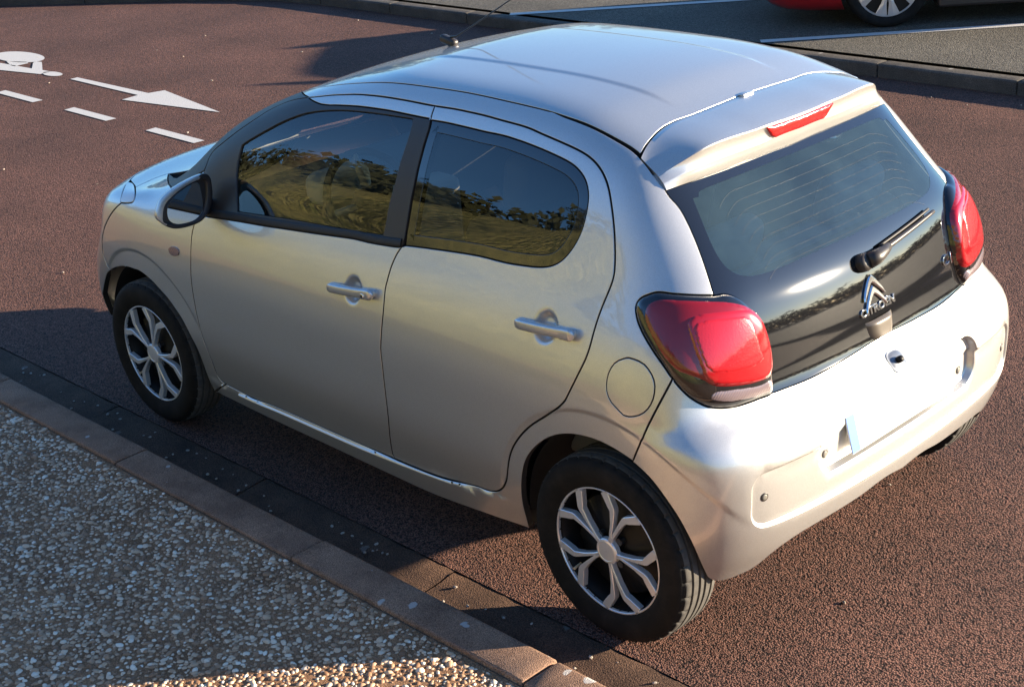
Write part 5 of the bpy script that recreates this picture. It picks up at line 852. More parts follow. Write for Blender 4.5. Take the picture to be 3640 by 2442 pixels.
fbump = panel('front_bumper', loop(hoodfront[::-1], cseg('headlamp', hl[0], hlLow, rev=True), fb_gap, seg('arch_front', fb_gap[-1], None), front_pts([(.68, .30), (.55, .24), (.3, .22), (0, .22)]), centre('front', .22, hoodfront[-1][2]-.01, 30)), M['silver'], car, half=True)
rep_ = panel('side_indicator', CUR['repeater'], M['clear_lens'], wing, g=0., off=.004, lip=.01)
# ---- tailgate: black glass with a see-through middle
gb = CUR['glass_bottom']; lampIn = cseg('lamp', lampA, gb[0], rev=True)
pr_ = CUR['pane_rear'][2:]
pane_top = rear_pts([(y, 1.252-.004*(y/.45)**2) for y in np.linspace(0, .40, 14)])
pane_loop = loop(pane_top, rear_pts([(.425, 1.246), (.437, 1.236)]), pr_, centre('rear', pr_[-1][2], 1.252, 26))
gate_loop = loop(CUR['glass_side'], lampIn, gb, centre('rear', gb[-1][2], CUR['sp_bottom'][-1][2]+.006, 50), CUR['sp_bottom'][::-1]+np.array([0, 0, .004]))
# the frit is one piece round the pane: build it as the gate outline whose centre edge skips the pane
def centre_gap():
    lo = centre('rear', gb[-1][2], pr_[-1][2], 22); hi = centre('rear', 1.252, CUR['sp_bottom'][-1][2]+.006, 4)
    return lo, hi
lo_c, hi_c = centre_gap()
gate = panel('tailgate', loop(CUR['glass_side'], lampIn, gb, lo_c, pr_[::-1], rear_pts([(.437, 1.236), (.425, 1.246)]), pane_top[::-1], hi_c, CUR['sp_bottom'][::-1]+np.array([0, 0, .004])), M['black_gloss'], car, half=True, g=.0008, off=-.001, edge=False)
panel('rear_window', pane_loop, M['glass_rear'], gate, half=True, g=-.001, off=-.0015, edge=False)
# heating wires
def wires():
    wm = mat('wire', (.08, .07, .06), .5)
    for k in range(9):
        z0 = 1.225-.0225*k; w = .40-.006*k if k < 7 else .38
        ys = np.linspace(-w, w, 80); zz = z0 - .09*np.maximum(np.abs(ys)-w+.09, 0)**2/.09**2*.28
        P = rear_pts(np.stack([np.abs(ys), zz], 1)); P[:, 1] = ys; n = normal(P); P = P + n*.0006
        a, f = tube_mesh(P, .00016, 4); mk('heating_wire', a, f, wm, gate)
wires()
# ---- bumper
bb = CUR['bumper_bottom']
def edge_lines():
    out = []
    t = np.linspace(0, 1, 1)
    return out
def contour(fn, lev, y0=0., y1=.70, z0=.36, z1=.70):
    """points with fn(y,z)=lev on the rear face"""
    ys = []; 
    th = np.linspace(-np.pi/2, np.pi/2, 150); cy, cz = 0., .545 if fn is rec_sd else .573
    if fn is rec_sd: cz = .515
    lo = np.zeros(150); hi = np.full(150, .75)
    for _ in range(40):
        md = .5*(lo+hi); v = fn(md*np.cos(th)+cy, cz+md*np.sin(th)); s = v < lev; lo = np.where(s, md, lo); hi = np.where(s, hi, md)
    P = np.stack([lo*np.cos(th), cz+lo*np.sin(th)], 1); return refine(np.column_stack([0*P[:, 0], P]), .008)[:, 1:]
feats = []
exb = []
for fn, lv in ((rec_sd, (.0005, -.004, -.008, -.0125)), (poc_sd, (.0005, -.005, -.0095, -.0145))):
    for l in lv:
        q = contour(fn, l); ok_ = q[:, 0] > .007
        if fn is rec_sd: ok_ &= poc_sd(q[:, 0], q[:, 1]) > .007
        run = []
        for p_, k_ in list(zip(q, ok_)) + [(None, False)]:
            if k_: run.append(p_)
            else:
                if len(run) > 3: feats.append(rear_pts(run))
                run = []
exb = None
lampOut = cseg('lamp', lampB, gb[0])
bump_loop = loop(lampOut, gb, centre('rear', gb[-1][2], bb[-1][2], 50), bb[::-1], CUR['arch_bumper'][::-1], CUR['gap_bumper'][::-1])
bumper = panel('rear_bumper', bump_loop, M['silver'], car, half=True, g=.0024, feats=feats, lip=.03)
def disc(name, c, n, r, h, m, parent, seg_=20, dome=.2):
    n = np.array(n, float)/np.linalg.norm(n); a = np.cross(n, [0, 0, 1.]); a /= np.linalg.norm(a); b = np.cross(n, a); th = np.linspace(0, 2*np.pi, seg_, endpoint=False)
    rings = [(r, -.004), (r, h*.6), (r*.88, h), (r*.5, h*(1+dome*.6)), (r*.02, h*(1+dome))]; V = np.vstack([np.array(c)+n*hh+rr*(np.cos(th)[:, None]*a+np.sin(th)[:, None]*b) for rr, hh in rings])
    return mk(name, V, [f[::-1] for f in grid_faces(len(rings), seg_, False, True)], m, parent)
for y, z in ((.604, .521), (.341, .541), (-.341, .541), (-.604, .521)):
    P = rear_pts([(abs(y), z)])[0]; P[1] = y; n = normal(P[None])[0]
    disc('parking_sensor', P, n, .0125, .0015, M['black_satin'], bumper); disc('sensor_eye', P, n, .0085, .003, mat('sensor_grey', (.16, .15, .13), .5), bumper)
# number plate with its blue band, blank
def plate():
    bm = bmesh.new(); box(bm, (0, 0, 0), (.004, .52, .11), bevel=.0018); pl = mkbm('number_plate', bm, M['plate'], bumper)
    pl.location = (-.4385, 0, .567); pl.rotation_euler = (0, R(14), 0)
    bm = bmesh.new(); box(bm, (-.0024, .2395, 0), (.0012, .038, .106)); b_ = mkbm('plate_band', bm, M['plate_blue'], pl)
    bm = bmesh.new(); box(bm, (.0045, 0, 0), (.003, .50, .09), bevel=.001); mkbm('plate_holder', bm, M['black_satin'], pl)
plate()
# boot lock knob in its little dish
def lock():
    P = np.array([-.4215, 0, .694]); n = normal(rear_pts([(.003, .694)]))[0]; n[1] = 0; n /= np.linalg.norm(n)
    a = np.array([0, 1., 0]); b = np.cross(n, a); th = np.linspace(0, 2*np.pi, 32, endpoint=False)
    c = rear_pts([(.003, .694)])[0]; c[1] = 0
    sup = lambda k: (np.sign(np.cos(th))*np.abs(np.cos(th))**.7, np.sign(np.sin(th))*np.abs(np.sin(th))**.7)
    cx, cy = sup(0); rings = [(.036, .0012), (.033, .0006), (.027, .0025), (.02, .0045), (.001, .005)]
    V = np.vstack([c + n*h + (cx[:, None]*a*r + cy[:, None]*b*r*.95) for r, h in rings])
    mk('lock_cover', V, grid_faces(len(rings), 32, False, True), mat('lock_grey', (.10, .115, .15), .35, metal=.2, coat=.5), bumper)
    disc('lock_knob', c+n*.004, n, .010, .016, M['wheel_black'], bumper)
lock()

# ---- roof spoiler: loft between seam, crease, lip and lower edge
def spoiler():
    t = np.linspace(0, 1, 46)
    def byY(P, end=None, keep=None):
        P = P[np.argsort(P[:, 1])]
        if keep is not None: P = P[P[:, 1] < keep]
        if end is not None: P = np.vstack([P, end])
        P = refine(P, .01); s = P[:, 1]/P[-1, 1]; o_ = np.argsort(s)
        return np.stack([np.interp(t, s[o_], P[o_, k]) for k in range(3)], 1)
    def sm(P, n=3):
        for _ in range(n): P[1:-1] = .25*P[:-2]+.5*P[1:-1]+.25*P[2:]
        return P
    S = CUR['seam']; S = byY(S); S[:, 0] -= .003
    C = sm(byY(CUR['sp_crease'], [[-.008, .510, 1.301]], .40), 6)
    Lp = sm(byY(CUR['sp_lip'], [[-.027, .511, 1.283]], .44), 6)
    B = sm(byY(CUR['sp_bottom']), 6); B = B + np.array([-.005, 0, -.002])
    S = sm(S, 4)
    cut = lambda a, b, u: a+(b-a)*u
    rows = [S+np.array([.0, 0, -.02]), S+np.array([0, 0, -.001]), S+np.array([-.0015, 0, .0006])]
    for u in np.linspace(.12, .94, 8):
        P = cut(S, C, u); P = P + np.array([0, 0, 1.])*(.006*np.sin(np.pi*u)*(1-t**3))[:, None]; rows.append(P)
    fw = np.minimum(1, (1-t)*6)[:, None]
    rows += [cut(C, S, .02)+[0, 0, -.0005], C*1. + [.0006, 0, -.0012], cut(C, Lp, .05)+np.array([-.0004, 0, 0])]
    for u in (.2, .4, .6, .8, .93): rows.append(cut(C, Lp, u) + np.array([.004, 0, 0])*np.sin(np.pi*u)*fw)
    rows += [Lp, cut(Lp, B, .07)]
    for u in (.25, .5, .75, .93): rows.append(cut(Lp, B, u) + np.array([-.003, 0, 0])*np.sin(np.pi*u)*fw)
    rows += [B, B+np.array([.006, 0, -.001]), B+np.array([.05, 0, .03])]
    V = np.stack(rows, 0); nr = len(rows)
    Vm = V[:, ::-1][:, :-1]*np.array([1, -1, 1]); full = np.concatenate([Vm, V], 1); nc = full.shape[1]
    # end caps: fold the sides down
    e = full.copy(); left = full[:, -1]+np.array([.004, -.006, -.02]); right = full[:, 0]+np.array([.004, .006, -.02])
    full = np.concatenate([right[:, None], full, left[:, None]], 1); nc += 2
    o = mk('tailgate_spoiler', full.reshape(-1, 3), grid_faces(nr, nc), M['silver'], gate)
    if o.data.polygons[(nc-1)*6+nc//2].normal.z < 0: o.data.flip_normals()
    o.data.set_sharp_from_angle(angle=R(55))
    # high brake light in the rear face
    ys = np.linspace(-.152, .152, 24); V = []
    for y in ys:
        u = (y+.152)/.304
        ct = np.array([np.interp(abs(y), C[:, 1], C[:, 0]), y, np.interp(abs(y), C[:, 1], C[:, 2])]); lt = np.array([np.interp(abs(y), Lp[:, 1], Lp[:, 0]), y, np.interp(abs(y), Lp[:, 1], Lp[:, 2])])
        inset = np.clip((.152-abs(y))/.032, 0, 1)
        top = cut(ct, lt, .16); bot = cut(ct, lt, .16+.80*max(inset, .06)); mid_ = .5*(top+bot)
        V += [top+[.006, 0, 0], top+[-.004, 0, 0], mid_+[-.003, 0, 0], bot+[-.005, 0, 0], bot+[.006, 0, 0]]
    b_ = mk('brake_light', V, grid_faces(24, 5), mat('brake_red', (.55, .012, .010), .12, coat=1., bump=(60., .5, .004)), gate)
    if b_.data.polygons[50].normal.x > 0: b_.data.flip_normals()
    bm = bmesh.new(); box(bm, (.094, 0, 1.3945), (.022, .05, .008), bevel=.0035); mkbm('washer_jet', bm, M['silver'], gate, smooth=True)
spoiler()

# ---- tail lamps
def lamps():
    lp = CUR['lamp']; dl = onto(densify(lp, .004)); kd = KDTree(len(dl))
    for i, p in enumerate(dl): kd.insert(p, i)
    kd.balance()
    def hgt(P): 
        d = np.array([kd.find(p)[2] for p in P]); inn = sst(-P[:, 0], .20, .33)
        return (.015+.009*inn)*(1-np.exp(-d/.009)) + .006*(1-np.exp(-d/.05)) - .001
    body = panel('tail_lamp', lp, M['black_gloss'], car, g=.001, off=lambda P, N, d: hgt(P), edge=True, samp=False, extra=fill_pts(lp, .0055), lip=.02, ds=.006)
    def lens(name, curve, m, extra_off, sp=.0055, rim=.003):
        c = CUR[curve]; dl2 = onto(densify(c, .004)); k2 = KDTree(len(dl2))
        for i, p in enumerate(dl2): k2.insert(p, i)
        k2.balance()
        def f(P, N, d):
            e = np.array([k2.find(p)[2] for p in P]); return hgt(P) + extra_off*(1-np.exp(-e/rim)) - .0004 + (.0 if extra_off > 0 else .0)
        return panel(name, c, m, body, g=0., off=f, edge=False, samp=False, extra=fill_pts(c, sp), ds=.006)
    lens('lamp_lens', 'lens', M['red_deep'], .0035)
    lens('lamp_ring', 'lens_sq', M['red_lens'], .0075, rim=.003)
    lens('lamp_face', 'lens_in', M['red_face'], .0085, rim=.002)
    lens('reversing_lens', 'lens_clear', M['clear_lens'], .002)
    return body
lamp_l = lamps(); lamp_r = both(lamp_l)

# ---- mirror images of the side parts
for o in (fd, rd, sidep, ap, wing, hlamp, scut): both(o)

# ---- inner lining behind the panels: keeps gaps dark and is the cabin trim
def liner():
    wtop = loop(hdr+np.array([.02, 0, -.01]), ap_in, cowl[::-1], centre('top', 2.44, 1.68, 60))
    o1 = loop(centre('rear', .30, .72, 24), centre('rear', .72, 1.30, 30), centre('top', .0, 2.80, 90), centre('front', .82, .30, 20), front_pts([(.3, .3), (.55, .3)]), side_pts([(2.72, .32), (2.70, .55), (2.55, .66), (2.31, .70), (2.08, .66), (1.95, .5), (1.90, .30), (1.2, .26), (.42, .28), (.40, .5), (.28, .64), (0, .70), (-.22, .64), (-.30, .5)]), rear_pts([(.62, .33), (.4, .32), (.2, .31)]))
    N1, B1 = inward(onto(densify(gl_f))); hf = (onto(densify(gl_f)) - B1*.012)[::2]
    N1, B1 = inward(onto(densify(gl_r))); hr = (onto(densify(gl_r)) - B1*(-.03))[::2]
    return o1, hf, hr, wtop
o1, hf, hr, wtop = liner()
# windscreen and rear window touch the centre line, so the lining is two patches: sides and roof skin
bodyfl = panel('cabin_lining', loop(o1), M['trim'], car, holes=[loop(hf), loop(hr)], half=False, g=0., off=-.026, edge=False) if False else None
def lining():
    z0 = [(x, z) for x, z in ((-.30, .34), (-.26, .60), (-.18, .70), (0, .735), (.2, .70), (.36, .55), (.42, .27), (1.2, .24), (1.90, .27), (1.96, .5), (2.06, .66), (2.31, .72), (2.52, .70), (2.60, .80))]
    low = side_pts(z0)
    up = np.vstack([top_pts([(2.42, .60), (2.27, .60)]), ap_in[::-1][1:], top_pts([(1.60, .41), (1.3, .42), (1., .42), (.6, .42), (.3, .42), (.1, .44)]), CUR['glass_side'][::-1][::-1] + np.array([0, -.02, 0]), lampIn[::4], rear_pts([(.44, .70), (.5, .6), (.55, .40)])])
    a = panel('cabin_lining', loop(low, up), M['trim'], car, holes=[loop(hf), loop(hr)], g=0., off=-.024, edge=False)
    both(a)
    panel('roof_lining', loop(top_pts([(x, .44) for x in np.linspace(.1, 1.58, 30)]), hdr[::-1]-np.array([.02, 0, 0]), centre('top', 1.63, .1, 60), top_pts([(.1, y) for y in np.linspace(0.01, .43, 10)])), M['headliner'], car, half=True, g=0., off=-.03, edge=False)
    panel('bumper_backing', loop(rear_pts([(y, .735) for y in np.linspace(0, .5, 12)]), rear_pts([(.6, .70), (.66, .6), (.66, .45), (.58, .36), (.3, .36), (0, .36)]), centre('rear', .36, .735, 20)), M['trim'], car, half=True, g=0., off=-.05, edge=False)
lining()
# ---- underbody and wheel wells
def underbody():
    bm = bmesh.new()
    box(bm, (1.17, 0, .225), (1.62, 1.36, .05)); mkbm('underbody', bm, M['trim'], car)
    bm = bmesh.new(); box(bm, (.0, 0, .42), (.80, 1.0, .06)); mkbm('boot_floor', bm, M['trim'], car)
    bm = bmesh.new(); box(bm, (2.42, 0, .30), (.9, .98, .16)); mkbm('engine_tray', bm, M['trim'], car)
    for xc, sgn in ((-.01, 1), (-.01, -1), (2.315, 1), (2.315, -1)):
        th = np.linspace(-.05, 2.5, 40) if xc < 1 else np.linspace(.25, math.pi+.05, 40); ys = [.43, .44, .60, .68, .735]
        V = []
        for a in th:
            for y in ys: 
                r = .352 if y < .75 else .345
                V.append((xc+r*math.cos(a), sgn*y, .295+r*math.sin(a)))
        Fc = grid_faces(len(th), len(ys)); c = len(V); V.append((xc, sgn*.43, .30))
        Fc += [(i*len(ys), (i+1)*len(ys), c) for i in range(len(th)-1)]
        mk('wheel_arch_liner', V, Fc, mat('liner_black', (.012, .011, .011), .9), car)
underbody()
# ---- wheels
def build_wheel(parent, x, side, steer=0., spin=0.):
    root = bpy.data.objects.new('wheel', None)
    # tyre: lathe with grooves cut round it and slots at the shoulder
    n = 288; pf = [(.186, .058), (.190, .068), (.198, .073), (.215, .0795), (.235, .0825), (.252, .0815), (.264, .077), (.2715, .0715), (.2725, .0690), (.276, .0655)]
    shoulder = len(pf)
    tread = [(.2800, .062), (.2822, .056), (.2832, .050), (.2836, .0445), (.2760, .0425), (.2760, .0370), (.2842, .0350), (.2848, .0170), (.2765, .0150), (.2765, .0085), (.2849, .0065), (.2850, 0.)]
    full = pf + tread; full = full + [(r, -y) for r, y in full[::-1][1:]]
    V = []
    for i in range(n):
        a = 2*math.pi*i/n
        for j, (r, y) in enumerate(full):
            q = abs(y)
            slot = (i % 8 == 0) and .0445 < q < .0665
            rr = r - (.005 if slot else 0)
            if .198 < r < .262 and q > .07: rr = r
            V.append((rr*math.cos(a), y, rr*math.sin(a)))
    k = len(full); me_f = grid_faces(n, k, True, False)
    ty = mk('tyre', V, me_f, M['tyre'], None); me = ty.data; me.materials.append(M['tread'])
    mi = [1 if (shoulder) <= (p.index % (k-1)) < k-1-shoulder else 0 for p in me.polygons]; me.polygons.foreach_set('material_index', mi); me.set_sharp_from_angle(angle=R(38))
    if (Vector(me.polygons[k//2].normal).dot(Vector(me.polygons[k//2].center)*1) < 0): me.flip_normals()
    # dark steel rim
    pr = [(.186, .055), (.180, .045), (.172, .02), (.165, -.02), (.150, .022), (.110, .030), (.075, .036), (.03, .040), (.001, .040)]; m_ = 48; V = []
    for i in range(m_):
        a = 2*math.pi*i/m_
        for j, (r, y) in enumerate(pr):
            hole = .008*math.cos(10*a) if j in (4, 5) else 0
            V.append((r*math.cos(a), y-abs(hole), r*math.sin(a)))
    rim = mk('rim', V, [f for f in grid_faces(m_, len(pr), True, False)], M['wheel_black'], None); rim.data.set_sharp_from_angle(angle=R(40))
    # cover: ring, hub disc and ten cranked arms in five pairs
    bm = bmesh.new()
    def prism(poly, y0, y1, bev):
        c = np.mean(poly, 0); T = np.array(poly); e = np.roll(T, -1, 0)-np.roll(T, 1, 0); e /= np.linalg.norm(e, axis=1, keepdims=True)+1e-9; nrm = np.stack([-e[:, 1], e[:, 0]], 1)
        ar = np.sum(T[:, 0]*np.roll(T[:, 1], -1)-np.roll(T[:, 0], -1)*T[:, 1]); nrm *= np.sign(ar)
        I_ = T + nrm*bev
        b = [bm.verts.new((p[0], y0, p[1])) for p in T]; c1 = [bm.verts.new((p[0], y1-bev*.9, p[1])) for p in T]; c2 = [bm.verts.new((p[0], y1, p[1])) for p in I_]; k = len(T)
        for i in range(k):
            j = (i+1) % k
            for A, B in ((b, c1), (c1, c2)): bm.faces.new((A[i], A[j], B[j], B[i]))
        bm.faces.new(c2)
    P2 = lambda r, a: np.array([r*math.cos(a), r*math.sin(a)])
    for p in range(5):
        c0 = R(75+72*p)
        for sg in (-1, 1):
            pts = [(.030, 33, .0046), (.055, 32, .0046), (.10, 29, .0058), (.136, 26.8, .0088), (.143, 25.8, .0102), (.151, 23.2, .0112), (.188, 15.5, .0130)]
            cl = [P2(r, c0+sg*R(a)) for r, a, w in pts]; T = np.gradient(np.array(cl), axis=0); T /= np.linalg.norm(T, axis=1, keepdims=True); nm = np.stack([-T[:, 1], T[:, 0]], 1)
            w = np.array([q[2] for q in pts])[:, None]; L_ = np.array(cl)+nm*w; R_ = np.array(cl)-nm*w
            prism(np.vstack([L_, R_[::-1]]), .052, .0705, .0016)
    arms = mkbm('arms_', bm, M['wheel_silver'], None); bmesh_fix = bmesh.new(); bmesh_fix.from_mesh(arms.data); bmesh.ops.recalc_face_normals(bmesh_fix, faces=bmesh_fix.faces)
    # ring + hub into the same cover mesh
    def lathe(prof_, m_=72):
        vs_ = [[bmesh_fix.verts.new((r*math.cos(2*math.pi*i/m_), y, r*math.sin(2*math.pi*i/m_))) for r, y in prof_] for i in range(m_)]
        for i in range(m_):
            for j in range(len(prof_)-1):
                try: bmesh_fix.faces.new((vs_[i][j], vs_[i][j+1], vs_[(i+1) % m_][j+1], vs_[(i+1) % m_][j]))
                except ValueError: pass
    lathe([(.1865, .060), (.1868, .068), (.1885, .0705), (.1915, .0705), (.1935, .068), (.194, .060)]); lathe([(.040, .055), (.0385, .068), (.036, .071), (.030, .0725), (.0285, .0715), (.015, .0722), (.0008, .0722)])
    bmesh.ops.recalc_face_normals(bmesh_fix, faces=bmesh_fix.faces); bmesh_fix.to_mesh(arms.data); bmesh_fix.free(); arms.name = 'wheel_cover'
    arms.data.polygons.foreach_set('use_smooth', [True]*len(arms.data.polygons)); arms.data.set_sharp_from_angle(angle=R(32))
    # wheel bolts and valve
    bolts = []
    for i in range(4):
        bm = bmesh.new(); a = R(45+90*i); r = bmesh.ops.create_cone(bm, cap_ends=True, segments=12, radius1=.011, radius2=.009, depth=.02, matrix=Matrix.Translation((.05*math.cos(a), .046, .05*math.sin(a))) @ Matrix.Rotation(R(90), 4, 'X')); bolts.append(mkbm('wheel_bolt', bm, M['black_satin'], None))
    bm = bmesh.new(); bmesh.ops.create_cone(bm, cap_ends=True, segments=10, radius1=.004, radius2=.003, depth=.03, matrix=Matrix.Translation((.165*math.cos(R(-38)), .058, .165*math.sin(R(-38)))) @ Matrix.Rotation(R(80), 4, 'X')); valve = mkbm('valve', bm, mat('valve_tan', (.55, .42, .26), .6), None)
    COL.objects.link(root); root.parent = parent
    for o in (ty, rim, arms, valve, *bolts): o.parent = root
    root.location = (x, side*.7075, .285); root.rotation_euler = (0, R(spin), (0 if side > 0 else math.pi)+steer)
    return root
build_wheel(car, 0., 1); build_wheel(car, 2.34, 1, R(.8), 4); build_wheel(car, 0, -1, 0, 20); build_wheel(car, 2.34, -1, R(.8), 50)

# ---- door mirrors
def door_mirror():
    rim_ = np.array([(.884, .943), (.876, .962), (.857, .988), (.834, 1.002), (.808, 1.013), (.777, 1.022), (.747, 1.028), (.71, 1.034), (.678, 1.034), (.660, 1.022), (.655, .996), (.660, .946), (.680, .907), (.701, .886), (.727, .875), (.775, .873), (.821, .880), (.848, .894), (.866, .911), (.880, .928)])
    gls = np.array([(.84, .936), (.833, .96), (.815, .979), (.782, .996), (.745, 1.007), (.712, 1.012), (.702, 1.004), (.698, .981), (.698, .941), (.704, .908), (.716, .890), (.744, .882), (.788, .886), (.821, .898), (.837, .914)])
    # outline moved along the sight lines to the mirror's real place (x = 1.80)
    sh = lambda q: np.stack([q[:, 0]+(1.95-1.80)*.555, q[:, 1]+(1.95-1.80)*.318], 1)
    rim_ = refine(np.column_stack([0*rim_[:, 0], sh(rim_)]), .006, True)[:, 1:]; gls = refine(np.column_stack([0*gls[:, 0], sh(gls)]), .006, True)[:, 1:]
    c = rim_.mean(0); n = len(rim_)
    def ring(s, x, dy=0., dz=0.): return np.column_stack([np.full(n, x), c[0]+dy+(rim_[:, 0]-c[0])*s, c[1]+dz+(rim_[:, 1]-c[1])*s])
    secs = [ring(1.0, 1.797), ring(1.008, 1.801), ring(1.0, 1.812), ring(.95, 1.832, -.006, -.003), ring(.86, 1.852, -.012, -.006), ring(.70, 1.868, -.016, -.009), ring(.42, 1.88, -.02, -.01), ring(.05, 1.884, -.02, -.01)]
    skew = lambda P: P + np.column_stack([-.16*(P[:, 1]-c[0]), .16*.555*(P[:, 1]-c[0]), .16*.318*(P[:, 1]-c[0])])
    V = np.vstack([skew(s) for s in secs])
    hs = mk('door_mirror', V, grid_faces(len(secs), n, False, True), M['silver'], fd)
    if Vector(hs.data.polygons[n*4+n//4].normal).dot(Vector(hs.data.polygons[n*4+n//4].center)-Vector((1.85, c[0], c[1]))) < 0: hs.data.flip_normals()
    # black lower part and rim
    hs.data.materials.append(M['black_satin'])
    for p in hs.data.polygons:
        rel_y = (p.center.y-c[0]); low = p.center.z < c[1]-.052+.10*max(0, .04-rel_y)*.6
        if low or p.center.y < c[0]-.075: p.material_index = 1
    blk = np.array([(.9469, .9628), (.9449, .9876), (.9364, 1.0104), (.922, 1.0266), (.900, 1.0383), (.8689, 1.0525), (.8388, 1.0608), (.7972, 1.0675), (.7647, 1.0690), (.7560, 1.0637), (.7520, 1.0436), (.7605, .9973), (.7752, .9601), (.7920, .9413), (.8170, .9295), (.8636, .9287), (.9070, .9373), (.9300, .9500)])
    blk = refine(np.column_stack([0*blk[:, 0], blk]), .006, True)[:, 1:]; ba = np.arctan2(blk[:, 1]-c[1], blk[:, 0]-c[0]); br = np.hypot(blk[:, 1]-c[1], blk[:, 0]-c[0]); o_ = np.argsort(ba); ba = np.concatenate([ba[o_]-2*np.pi, ba[o_], ba[o_]+2*np.pi]); br = np.tile(br[o_], 3)
    ra = np.arctan2(rim_[:, 1]-c[1], rim_[:, 0]-c[0]); rr_ = np.minimum(np.interp(ra, ba, br), np.hypot(rim_[:, 1]-c[1], rim_[:, 0]-c[0])*.992); kb = np.column_stack([c[0]+rr_*np.cos(ra), c[1]+rr_*np.sin(ra)])
    bl = lambda s_, x: np.column_stack([np.full(n, x), c[0]+(kb[:, 0]-c[0])*s_, c[1]+(kb[:, 1]-c[1])*s_])
    band = [ring(1.0, 1.797), .5*(ring(1.0, 1.797)+bl(1., 1.797))+np.array([-.004, 0, 0]), bl(1.0, 1.796)]
    sb = mk('mirror_edge', np.vstack([skew(s_) for s_ in band]), [f[::-1] for f in grid_faces(3, n, False, True)], M['silver'], fd)
    sb.data.materials.append(M['black_satin'])
    for p in sb.data.polygons:
        if p.center.z < c[1]-.045 or p.center.y < c[0]-.07: p.material_index = 1
    secs2 = [bl(1.0, 1.796), bl(.985, 1.7945), bl(.95, 1.797), bl(.91, 1.805)]
    r2 = mk('mirror_rim', np.vstack([skew(s_) for s_ in secs2]), [f[::-1] for f in grid_faces(4, n, False, True)], M['black_satin'], fd)
    back = bl(.93, 1.8065); bk = mk('mirror_back', skew(back), [tuple(range(n))], M['black_satin'], fd)
    m2 = len(gls); G = np.column_stack([np.full(m2, 1.803), gls]); G = skew(G); cc = G.mean(0)
    mg = mk('mirror_glass', np.vstack([G, G+np.array([.004, 0, 0])]), [tuple(range(m2))] + [(i, (i+1) % m2, m2+(i+1) % m2, m2+i) for i in range(m2)], M['mirror'], fd, smooth=False)
    if mg.data.polygons[0].normal.x > 0: mg.data.flip_normals()
    if bk.data.polygons[0].normal.x > 0: bk.data.flip_normals()
    # stalk to the door
    V, Fc = tube_mesh([(1.84, .80, .965), (1.85, .76, .955), (1.86, .715, .945)], [.022, .026, .032], 12); mk('mirror_stalk', V*np.array([1, 1, 1]), Fc, M['black_satin'], fd)
    return [hs, r2, bk, mg]
n_before = set(o.name for o in fd.children)
door_mirror()
fd_right = [o for o in car.children if o.name.startswith('front_door') and o is not fd][0]
rd_right = [o for o in car.children if o.name.startswith('rear_door') and o is not rd][0]
for o in list(fd.children):
    if o.name not in n_before: flip_copy(o, fd_right)

# ---- door handles
def handle(parent, x0, x1, xs, z0, z1, key, right):
    """x0 front end, x1 rear end, xs split between grip and end cap"""
    def bar(name, a, b, za, zb, h):
        n = 16; V = []; pf = np.linspace(0, 2*np.pi, 16, endpoint=False)
        for i, u in enumerate(np.linspace(0, 1, n)):
            x = a+(b-a)*u; z = za+(zb-za)*u; e = 1.
            if name == 'door_handle': e = min(1, (u/.10)**.5 if u < .10 else 1)
            else: e = min(1, ((1-u)/.25)**.5 if u > .75 else 1)
            e = max(e, .02)
            y = side_base(x, z)
            for t in pf:
                cy = np.sign(math.cos(t))*abs(math.cos(t))**.6; cz = np.sign(math.sin(t))*abs(math.sin(t))**.6
                V.append((x, y+.017+.012*cy*e+ (.004*math.sin(math.pi*u) if name == 'door_handle' else .002), z+h*cz*e))
        Fc = grid_faces(n, 16, False, True) + [tuple(range(16)), tuple(range((n-1)*16, n*16))[::-1]]
        o = mk(name, V, Fc, M['silver'], parent)
        if o.data.polygons[16*8].normal.dot(Vector(o.data.polygons[16*8].center)-Vector((0.5*(a+b), side_base(.5*(a+b), za)+.017, za))) < 0: o.data.flip_normals()
        o.data.set_sharp_from_angle(angle=R(60))
        return o
    g1 = bar('door_handle', x0, xs+.001, z0, z0+(z1-z0)*(x0-xs)/(x0-x1), .0155); g2 = bar('handle_cap', xs-.001, x1, z0+(z1-z0)*(x0-xs)/(x0-x1), z1, .0175)
    # feet to the skin
    out = [g1, g2]
    for x in (x0-.018, x1+.022):
        bm = bmesh.new(); z = z0+(z1-z0)*(x0-x)/(x0-x1); box(bm, (x, side_base(x, z)+.006, z), (.026, .022, .022), bevel=.005); out.append(mkbm('handle_foot', bm, M['silver'], parent, smooth=True))
    if key:
        x = .5*(xs+x1)+.012; z = z1-.006; c = np.array([x, side_base(x, z)+.030, z]); 
        k = disc('key_cylinder', c, (0, 1, .05), .0085, .0025, M['chrome'], parent); k2 = disc('key_slot', c+np.array([0, .002, 0]), (0, 1, .05), .005, .0012, M['black_satin'], parent); out += [k, k2]
    for o in out: flip_copy(o, right)
def side_base(x, z):
    # door skin without its finger dish
    return float(PLAN(x)+SECT(z)+GREEN(x)*sst(np.array(z), .8, 1.2))
handle(fd, 1.128, .905, .953, .832, .851, True, fd_right)
handle(rd, .306, .080, .128, .900, .913, False, rd_right)

# ---- aerial
V, Fc = tube_mesh([(1.345, 0, 1.438), (1.313, 0, 1.444), (1.217, 0, 1.493), (1.03, 0, 1.592), (.93, 0, 1.646)], [.0045, .0035, .0028, .0024, .002], 8)
aer = mk('aerial', V, Fc, M['black_satin'], car)
bm = bmesh.new(); box(bm, (1.355, 0, 1.424), (.075, .03, .03), Matrix.Rotation(R(-14), 4, 'Y'), bevel=.011, seg=3); mkbm('aerial_base', bm, M['black_satin'], aer, smooth=True)

